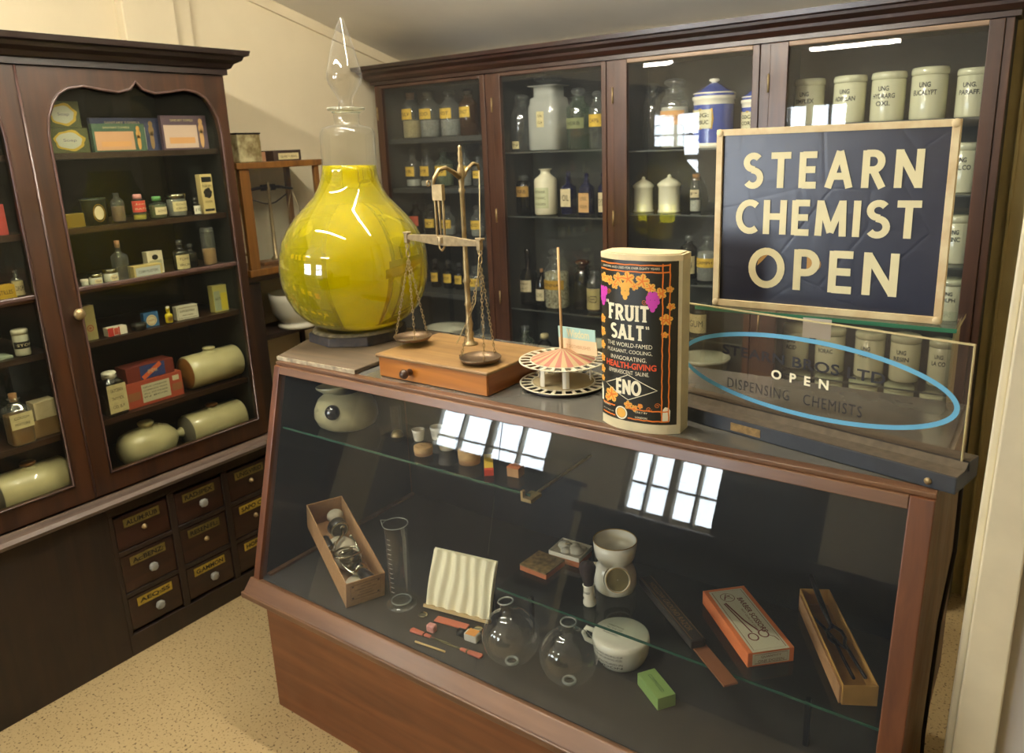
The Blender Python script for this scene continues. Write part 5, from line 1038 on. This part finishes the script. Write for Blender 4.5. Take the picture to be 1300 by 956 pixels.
lbox('soap_box', 'olive green box with yellow flower oval, upper of the stacked pair on the top shelf', 1.178, .100, 1.7245, .078, GCOL, .075, art_flower, x=XI-.003)
def art_fig(ttl):
    def f(b, F, w_, h):
        b.m(1); rect(b, F(.0004), -w_*.46, w_*.27, h*.05, h*.72); b.m(2); rect(b, F(.0008), -w_*.36, w_*.2, h*.18, h*.36); b.m(3)
        blob(b, F(.0008), w_*.36, h*.82, h*.07, h*.09); blob(b, F(.0008), w_*.36, h*.62, h*.09, h*.16); blob(b, F(.0008), w_*.36, h*.32, h*.07, h*.28); b.m(4); text(b, ttl, F(.0008), -w_*.05, h*.86, w_*.5, h*.07, 0)
    return f
lbox('hosiery_box', 'peach and green flat box with a small standing figure, front of the top shelf', 1.335, .172, 1.650, .086, [pm('sea green card', 66, 92, 76), pm('peach panel', 196, 150, 116), pm('orange panel', 206, 152, 100), pm('figure gold', 200, 150, 80), LAB], .018, art_fig('SANITARY TOWELS'), x=XI+.01)
lbox('hosiery_box', 'navy blue flat box with a figure, leaning behind the peach and green box', 1.385, .232, 1.650, .106, [pm('navy card', 56, 62, 98), pm('grey panel', 168, 168, 150), pm('orange panel', 0, 0, 0), pm('figure bronze', 156, 124, 84), LAB], .016, art_fig('SANITARY TOWELS'), x=XI-.035)
lbox('hosiery_box', 'purple flat box with a figure at the right of the top shelf', 1.572, .170, 1.650, .113, [pm('mauve card', 92, 72, 88), pm('pale pink panel', 206, 178, 166), pm('apricot panel', 214, 158, 108), pm('figure tan', 206, 158, 108), LAB], .016, art_fig('SANITARY TOWELS'))
# second shelf
lbox('brass_tin', 'plain gold coloured tin at the left of the second shelf', 1.158, .055, 1.425, .042, [mat('gold tin', S(150, 126, 56), .35, metal=.6)], .04, cat='tin')
t = thing('oval_label_tin', 'dark tin canister with a cream oval portrait label on the second shelf', 'tin', (XI-.02, 1.229, 1.4255), PI/2); b = MB(); b.lathe([(.001,0),(.037,0),(.037,.074),(.039,.076),(.040,.084),(.001,.085)], seg=28, cap=False, sy=.75); b.build('canister', mat('green black tin', S(52, 62, 56), .35, metal=.4, noise=.3, nscale=60), t)
b = MB(); F = flat((0,-.0285,0), (1,0,0), (0,0,1), .0008); blob(b, F, 0, .038, .015, .022); b.m(1); ribbon(b, arc(0,.038,.018,.027,0,360,24), .002, F); b.build('oval_label', [CREAM, GOLD], t)
Z2 = 1.4255
bottle('corked_bottle', 'empty clear bottle with brown sediment on the second shelf', 'bottle', (XI-.01, 1.300, Z2), .021, .112, GCLR, face=PI/2, body=.62, neck=.4, stop='none', fill=(.75, mat('sediment', S(112, 84, 58), .8)))
t = bottle('talc_bottle', 'small bottle with pink cap and red printed sleeve on the second shelf', 'bottle', (XI+.005, 1.362, Z2), .0215, .094, GCLR, face=PI/2, body=.7, neck=.42, stop='cap', stopm=pm('pink cap', 216, 150, 146), fill=(.3, pm('yellow oil', 176, 160, 40)), lab=lb(.45, 1.0, 1.5, pm('red sleeve', 190, 62, 50), 'Joy', 'BATH', ink=CREAM))
bottle('scent_bottle', 'round bottle with green cap and white label on the second shelf', 'bottle', (XI, 1.430, Z2), .028, .080, GGRN, face=PI/2, body=.62, neck=.35, stop='cap', stopm=pm('leaf green cap', 92, 150, 92), fill=(.9, mat('olive liquid', S(110, 106, 76), .4)), lab=lb(.3, .8, .8, CREAM, 'SCENT'))
bottle('cream_jar', 'glass jar with metal lid and cream label on the second shelf', 'jar', (XI, 1.500, Z2), .032, .085, GCLR, face=PI/2, body=.78, neck=.7, stop='cap', stopm=CHROME, fill=(.9, GREYL), lab=lb(.3, .8, .9, LAB, 'COLD', 'CREAM'))
bottle('tiny_vial', 'tiny dark vial with round white label right of the metal lidded jar', 'vial', (XI, 1.571, Z2), .016, .060, GDRK, face=PI/2, body=.6, neck=.4, lab=lb(.1, .9, .9, PORW, 'EYE'), stopm=GCLR)
def art_tall(b, F, w_, h): b.m(1); rect(b, F(.0004), -w_*.42, w_*.42, h*.06, h*.12); rect(b, F(.0004), -w_*.42, w_*.42, h*.8, h*.93); blob(b, F(.0004), 0, h*.52, w_*.36, h*.13, .1); text(b, 'FULLERS EARTH', F(.0004), 0, h*.7, w_*.8, h*.06, 0); text(b, 'POWDER', F(.0004), 0, h*.3, w_*.6, h*.06, 0)
lbox('powder_box', 'tall narrow tan paper box with black print at the right of the second shelf', 1.627, .046, 1.425, .138, [pm('tan paper', 206, 184, 126), INK], .03, art_tall)
# third shelf
Z3 = 1.2405
def ljar(y, r, h, label, cap=CHROME, lab_=True, z=Z3, x=XI+.012): 
    t = thing('ointment_jar', label, 'jar', (x, y, z), PI/2); b = MB(); b.lathe([(.001,0),(r*.95,0),(r,.003),(r,h*.68),(r*.9,h*.72)], seg=26, cap=False); b.build('jar_body', mat('opal glass', S(196, 196, 176), .25, coat=.5), t)
    b = MB(); b.lathe([(r*1.02,h*.7),(r*1.04,h*.72),(r*1.04,h*.97),(r*.98,h),(.001,h)], seg=26, cap=False); b.build('lid', cap, t)
    if lab_: b = MB(); blob(b, cyl(r, -PI/2, 0, eps=.0008), 0, h*.36, r*.6, h*.24); b.m(1); text(b, 'CREAM', cyl(r, -PI/2, 0, eps=.0012), 0, h*.36, r*.8, h*.14, 0); b.build('paper_label', [CREAM, INK], t)
ljar(1.145, .011, .024, 'smallest white jar at the left end of the third shelf', WHITE, False); ljar(1.180, .020, .036, 'low jar with silvery lid, second on the third shelf'); ljar(1.230, .022, .045, 'taller jar with silver lid and round label on the third shelf')
bottle('wine_shaped_bottle', 'empty slender clear bottle with foil neck on the third shelf', 'bottle', (XI, 1.272, Z3), .026, .138, GCLR, face=PI/2, body=.58, neck=.35, stop='cork', stopm=pm('foil', 150, 110, 74))
def art_flat(b, F, w_, h): b.m(1); rect(b, F(.0004), -w_*.44, w_*.44, h*.15, h*.85); b.m(2); text(b, 'CORN PLASTERS', F(.0008), 0, h*.5, w_*.7, h*.22, 0)
lbox('plaster_box', 'flat pale printed box lying at the front of the third shelf', 1.350, .098, 1.240, .040, [pm('buff print card', 190, 170, 110), pm('silver blue print', 180, 184, 178), INK], .04, art_flat, x=XI+.025)
def art_up(b, F, w_, h): b.m(1); rect(b, F(.0004), -w_*.4, w_*.4, h*.1, h*.6); b.m(2); blob(b, F(.0008), 0, h*.74, w_*.2, h*.12); text(b, 'PILLS', F(.0008), 0, h*.35, w_*.6, h*.14, 0)
lbox('pill_packet', 'upright cream packet with black print behind the flat pale box', 1.405, .056, 1.240, .076, [pm('cream card', 204, 192, 140), pm('grey card', 168, 164, 132), INK], .03, art_up, x=XI-.02)
bottle('label_bottle', 'black bottle with an orange and cream label on the third shelf', 'bottle', (XI, 1.487, Z3), .027, .106, GDRK, face=PI/2, body=.62, neck=.35, stop='glass', lab=lb(.1, .85, 1.1, LAB, 'TONIC', 'IRON'), stopm=GCLR)
bottle('label_bottle', 'smaller dark bottle right of the orange labelled one on the third shelf', 'bottle', (XI-.03, 1.545, Z3), .020, .085, GDRK, face=PI/2, stopm=GCLR)
bottle('thermometer_jar', 'tall narrow clear jar with brown contents at the right of the third shelf', 'jar', (XI, 1.600, Z3), .024, .146, GCLR, face=PI/2, body=.84, neck=.8, stop='none', fill=(.5, mat('sponge', S(140, 104, 60), .9)))
# fourth shelf
Z4 = 1.065
def art_red(b, F, w_, h): b.m(1); ribbon(b, arc(0, h*.35, w_*.22, w_*.22, 0, 360, 20), .003, F(.0004)); blob(b, F(.0004), 0, h*.35, w_*.1, w_*.1)
lbox('tall_carton', 'tall faded buff carton with a red ring at the left of the fourth shelf', 1.143, .042, Z4, .112, [pm('faded buff', 156, 142, 92), pm('faded red', 150, 72, 48)], .03, art_red)
def art_rw(b, F, w_, h): b.m(1); rect(b, F(.0004), -w_*.5, -w_*.2, 0, h); rect(b, F(.0004), w_*.05, w_*.12, 0, h); b.m(2); rect(b, F(.0004), -w_*.18, w_*.04, h*.1, h*.9)
lbox('plaster_carton', 'small red and white carton on the fourth shelf', 1.222, .064, Z4, .028, [WHITE, pm('signal red', 176, 48, 40), pm('brick red', 190, 80, 60)], .03, art_rw, x=XI+.01)
o = MB().lathe([(.001,0),(.022,0),(.023,.012),(.024,.013),(.024,.022),(.001,.024)], seg=26, cap=False).build('round_tin', mat('gunmetal tin', S(74, 72, 66), .35, metal=.7)); solo(o, 'low round dark tin left of the blue packet on the fourth shelf', 'tin', (XI, 1.300, Z4+.0005))
def art_blue(b, F, w_, h): b.m(1); blob(b, F(.0004), 0, h*.46, w_*.36, w_*.36); b.m(2); ribbon(b, arc(0, h*.46, w_*.28, w_*.28, 0, 360, 20), .0012, F(.0008)); text(b, 'PASTE', F(.0008), 0, h*.46, w_*.4, h*.12, 0)
lbox('blue_packet', 'square blue packet with a cream disc on the fourth shelf', 1.347, .052, Z4, .050, [pm('mid blue card', 50, 96, 140), CREAM, pm('rust print', 160, 84, 60)], .02, art_blue)
bottle('dropper_flask', 'tiny yellow plastic bottle with white pointed cap on the fourth shelf', 'bottle', (XI, 1.410, Z4+.0005), .0125, .060, mat('yellow plastic', S(206, 184, 30), .4), face=PI/2, body=.5, neck=.5, stop='glass', stopm=WHITE, lab=lb(.3, .8, .8, GOLD, 'OIL'))
def art_wb(b, F, w_, h): b.m(1); ribbon(b, [(-w_*.44, h*.12), (w_*.44, h*.12), (w_*.44, h*.88), (-w_*.44, h*.88), (-w_*.44, h*.12)], .0012, F(.0004)); text(b, 'SUPPOSITORIES', F(.0004), 0, h*.62, w_*.7, h*.14, 0); text(b, 'ONE DOZEN', F(.0004), 0, h*.32, w_*.5, h*.1, 0)
lbox('white_carton', 'small white printed carton turned slightly on the fourth shelf', 1.482, .078, Z4, .048, [pm('white card', 206, 200, 176), INK], .03, art_wb, rz=-.12)
def art_yel(b, F, w_, h): b.m(1); rect(b, F(.0004), -w_*.46, -w_*.02, h*.06, h*.8); b.m(2); rect(b, F(.0006), w_*.02, w_*.46, h*.06, h*.7); b.m(3); text(b, 'SALTS', F(.001), -w_*.2, h*.5, w_*.4, h*.1, 0)
lbox('yellow_carton', 'upright yellow and grey carton at the right of the fourth shelf', 1.620, .058, Z4, .098, [pm('pale straw card', 186, 176, 96), pm('grey green print', 156, 164, 132), pm('lemon print', 204, 186, 50), INK], .03, art_yel)
# fifth shelf
Z5 = .8005
bottle('medicine_bottle', 'dark square bottle with large cream label and white cap on the fifth shelf', 'bottle', (XI-.01, 1.178, Z5), .034, .165, GDRK, sq=6, face=PI/2, body=.70, neck=.45, stop='cap', stopm=WHITE, lab=lb(.12, .95, .92, LAB, 'GLYCERIN', 'THYMOL', 'CO. B.P.'))
RC = pm('faded red carton', 166, 74, 52)
def art_r1(b, F, w_, h): b.m(1); rect(b, F(.0004), -w_*.24, w_*.26, h*.12, h*.84); rect(b, F(.0004), w_*.32, w_*.44, h*.68, h*.88); b.m(2); rect(b, F(.0004), -w_*.48, -w_*.27, h*.3, h*.62); rect(b, F(.0004), w_*.3, w_*.48, h*.25, h*.55); b.m(3); [text(b, s, F(.0008), 0, h*(.72-.13*i), w_*.42, h*.06, 0) for i, s in enumerate(('NEW SYRINGE', 'COMPLETE WITH', 'ALL FITTINGS', 'IN BOX'))]
lbox('syringe_box', 'large faded red box with white printed label, lower of two on the fifth shelf', 1.322, .205, Z5, .088, [RC, pm('label white', 196, 188, 156), pm('tan panel', 146, 96, 62), INK], .09, art_r1, x=XI)
def art_r2(b, F, w_, h): b.m(1); rect(b, F(.0004), -w_*.22, w_*.3, h*.05, h*.95); b.m(2); ribbon(b, [(-w_*.18, h*.12), (w_*.22, h*.88)], h*.3, F(.0008)); b.m(3); text(b, 'ENEMA', F(.0012), w_*.04, h*.5, w_*.2, h*.24, 0)
lbox('enema_box', 'dark red box with blue and orange label, lying on the large red box', 1.318, .172, Z5+.0885, .052, [pm('maroon carton', 110, 44, 34), pm('ink blue label', 48, 60, 110), pm('orange stripe', 206, 96, 52), CREAM], .07, art_r2, x=XI-.005)
BRNG = mat('salt brown glaze', S(120, 78, 36), .3, coat=.4)
def warmer(y, z, ln_, r, label, capm, rz=PI/2, seed=0, x=XI-.03, brown_end=True):
    """stoneware foot warmer: a jug lying on its side with a screw stopper on top"""
    t = thing('foot_warmer', label, 'hot water bottle', (x, y, z + r + .0005), rz); T = Matrix.Rotation(PI/2, 4, 'Y')
    b = MB(T); b.lathe([(r*.93,-ln_*.5),(r,-ln_*.47),(r,ln_*.47),(r*.93,ln_*.5),(.001,ln_*.505)], seg=40, cap=False); b.build('stone_body', STONE, t)
    b = MB(T); b.lathe([(.001,-ln_*.5-.018),(r*.4,-ln_*.5-.014),(r*.8,-ln_*.5-.006),(r*.94,-ln_*.5)], seg=40, cap=False); b.build('end_face', BRNG if brown_end else mat('grey end', S(104, 98, 84), .6), t)
    b = MB(); b.lathe([(r*.45,r*.93),(r*.36,r*1.02),(r*.3,r*1.06)], (.0,0,0), 24, cap=False); b.build('neck', STONE, t)
    b = MB(); b.lathe([(r*.26,r*1.04),(r*.30,r*1.08),(r*.36,r*1.12),(r*.36,r*1.2),(r*.30,r*1.24),(.001,r*1.25)], seg=22, cap=False); b.build('screw_stopper', capm, t)
warmer(1.562, Z5, .212, .062, 'cream stoneware foot warmer with brown end on the fifth shelf', STONE)
warmer(1.540, .5855, .225, .062, 'cream stoneware foot warmer with brown stopper on the bottom shelf, right door', BRNG, brown_end=False)
warmer(.898, .5855, .2, .064, 'cream stoneware foot warmer with brown stopper behind the further door', BRNG, brown_end=False)
t = thing('foot_warmer', 'rounded bulbous stoneware hot water bottle at the bottom of the right door', 'hot water bottle', (XI-.035, 1.285, .5855), PI/2)
b = MB(Matrix.Translation((0,0,.0665)) @ Matrix.Rotation(PI/2, 4, 'Y')); b.lathe([(.001,-.105),(.03,-.103),(.056,-.085),(.064,-.05),(.066,0),(.063,.04),(.05,.075),(.026,.098),(.016,.104)], seg=40, cap=False, sy=1.0)
b.build('stone_body', STONE, t); b = MB(Matrix.Translation((0,0,.0665)) @ Matrix.Rotation(PI/2, 4, 'Y')); b.lathe([(.016,.1),(.012,.112),(.018,.12),(.018,.128),(.001,.13)], seg=20, cap=False); b.build('end_knob', STONE, t)
b = MB(); b.lathe([(.024,.126),(.018,.134),(.026,.138),(.027,.146),(.022,.150),(.001,.151)], seg=24, cap=False); b.build('screw_stopper', STONE, t)
# further door
lbox('pink_carton', 'pink red carton half hidden at the photo edge, further door second shelf', .935, .060, 1.425, .088, [pm('pink red', 196, 78, 72)], .04)
lbox('yellow_tin', 'yellow tin with dark lettering on the third shelf of the further door', .918, .072, 1.240, .040, [pm('tin yellow', 188, 152, 40), INK], .04, lambda b, F, w_, h: (b.m(1), text(b, 'PASTILLES', F(.0006), 0, h*.5, w_*.7, h*.3, 0)), cat='tin')
bottle('label_bottle', 'small clear bottle with cream label beside the further door edge', 'bottle', (XI-.01, .975-.012, 1.2405), .015, .080, GCLR, face=PI/2, body=.66, fill=(.9, LAB), lab=lb(.1, .9, 1.1, LAB, 'DROPS'))
bottle('banded_jar', 'pale jar with black diagonal band on the fourth shelf, further door', 'jar', (XI, .938, 1.0655), .022, .088, mat('opal glass', S(0,0,0)), face=PI/2, body=.8, neck=.7, stop='cap', stopm=POR, lab=lb(.35, .65, 1.4, INK, 'STOP', ink=CREAM))
lbox('folded_leaflet', 'flat pale green leaflet lying on the fourth shelf, further door', .882, .055, 1.065, .008, [pm('pale green', 150, 160, 140)], .06, cat='leaflet')
bottle('medicine_bottle', 'square corked bottle of brown liquid with cream label, further door fifth shelf', 'bottle', (XI, .885, .8005), .033, .170, GCLR, sq=6, face=PI/2, body=.66, neck=.38, stop='cork', fill=(.85, mat('cough liquid', S(124, 88, 40), .3)), lab=lb(.5, .92, .95, LAB, 'COUGH', 'MIXTURE'))
lbox('brown_box', 'plain brown box under the cream box, further door fifth shelf', .962, .082, .800, .056, [pm('brown box', 132, 104, 66)], .07)
lbox('cream_box', 'small cream box standing on the plain brown box, further door', .968, .066, .8565, .054, [CREAM], .05)
# ================================================================ CASED SCALES ON THEIR STAND IN THE GAP
st = thing('side_stand', 'dark wooden side stand with a lower shelf between the two cabinets', 'stand', (-2.68, 1.99, 0))
b = MB(); b.box((-.155,-.215,1.125), (.06,.245,1.15)); b.build('stand_top', W_LEDGE, st, .003)
for x in (-.14, .03):
    for y in (-.20, .215): MB().box((x, y, 0), (x+.02, y+.02, 1.125)).build('leg', W_BASE, st, .002)
MB().box((.045,-.21,0), (.055,-.10,1.12)).build('side_panel', W_BASE, st, .002)
MB().box((-.15,-.205,.875), (.05,.235,.895)).build('lower_shelf', W_BASE, st, .002)
t = thing('scale_case', 'honey wood and glass case holding a small brass balance on the side stand', 'case', (-2.69, 2.04, 1.1505))
b = MB(); b.box((-.12,-.215,0), (.10,.20,.028)); b.build('case_base', W_CASE, t, .003)
for x in (-.115, .075):
    for y, ww in ((-.205, .045), (.165, .022)): MB().box((x, y, .028), (x+.02, y+ww, .42)).build('post', W_CASE, t, .002)
MB().box((-.125,-.22,.42), (.105,.205,.445)).build('case_top', W_CASE, t, .003)
for q in (((.088,-.16,.03), (.090,.165,.42)), ((-.10,-.16,.03), (-.098,.165,.42))): MB().box(*q).build('glass_pane', PANE, t)
s_ = thing('small_balance', 'small brass balance with dark beam inside the glazed wooden case', 'balance', (-2.69, 2.03, 1.1785))
b = MB(); b.box((-.04,-.09,0), (.04,.09,.014)); b.build('base', W_CASE, s_, .002)
b = MB(); b.lathe([(.02,.014),(.02,.02),(.009,.03),(.007,.30),(.011,.305),(.005,.33),(.0005,.34)], seg=16); b.build('column', BRASS, s_)
b = MB(); b.tube([(0,-.13,.305), (0,-.05,.312), (0,.05,.312), (0,.125,.30)], [.004,.007,.007,.004], 8).tube([(0,-.10,.275), (0,-.03,.25), (0,0,.245), (0,.03,.25), (0,.09,.28)], .003, 6).box((-.004,-.035,.30), (.004,.035,.325)); b.build('beam', IRON, s_)
for y in (-.125, .12):
    b = MB(); b.tube([(0,y,.30), (0,y*.75,.22), (0,y*.7,.05)], .0018, 6).tube([(0,y,.30), (0,y*1.25,.22), (0,y*1.25,.05)], .0018, 6).lathe([(.001,.046),(.03,.048),(.036,.054),(.036,.056),(.001,.05)], (0,y*.98,0), 20, cap=False); b.build('pan', BRASS, s_)
t = thing('rusty_tin', 'tall rusty cream tin standing on the scale case', 'tin', (-2.66, 1.905, 1.5955), .05); MB().box((-.05,-.055,0), (.05,.055,.106)).build('tin_body', mat('rust flecked tin', S(190, 180, 138), .5, noise=.5, nscale=30, dirt=S(112, 96, 58)), t, .004); MB().box((-.052,-.057,.106), (.052,.057,.112)).build('tin_lid', IRON, t, .002)
t = thing('cigar_box', 'flat dark box with pale end label on the scale case', 'box', (-2.66, 2.085, 1.5955), -.03); MB().box((-.05,-.068,0), (.05,.068,.042)).build('box_body', mat('black brown box', S(56, 42, 34), .5), t, .002); b = MB().box((.0501,-.045,.005), (.0507,.055,.03)); b.m(1); text(b, 'GLASS TUBING', flat((.0507,.005,.017), (0,1,0), (0,0,1)), 0, 0, .08, .009, 0); b.build('end_label', [LAB, INK], t)
t = thing('pink_box', 'small pinkish card box between the rusty tin and the dark box', 'box', (-2.68, 1.985, 1.5955), 0); MB().box((-.03,-.022,0), (.03,.022,.038)).build('carton', pm('dusty pink card', 166, 122, 92), t, .001)
t = thing('white_mortar', 'large white footed basin on the lower shelf of the side stand', 'basin', (-2.66, 2.085, .8955)); b = MB(); b.lathe([(.001,0),(.085,0),(.088,.008),(.086,.018),(.07,.022),(.085,.035),(.105,.07),(.112,.12),(.114,.15),(.106,.15),(.10,.11),(.06,.05),(.001,.04)], seg=36, cap=False); b.build('basin', POR, t)
MB().box((-2.80, 1.42, 1.9725), (-2.50, 1.60, 1.99)).build('flat_board', W_BASE, bevel=.002); solo(bpy.data.objects['flat_board'], 'thin dark board lying on top of the tall left cabinet', 'board')
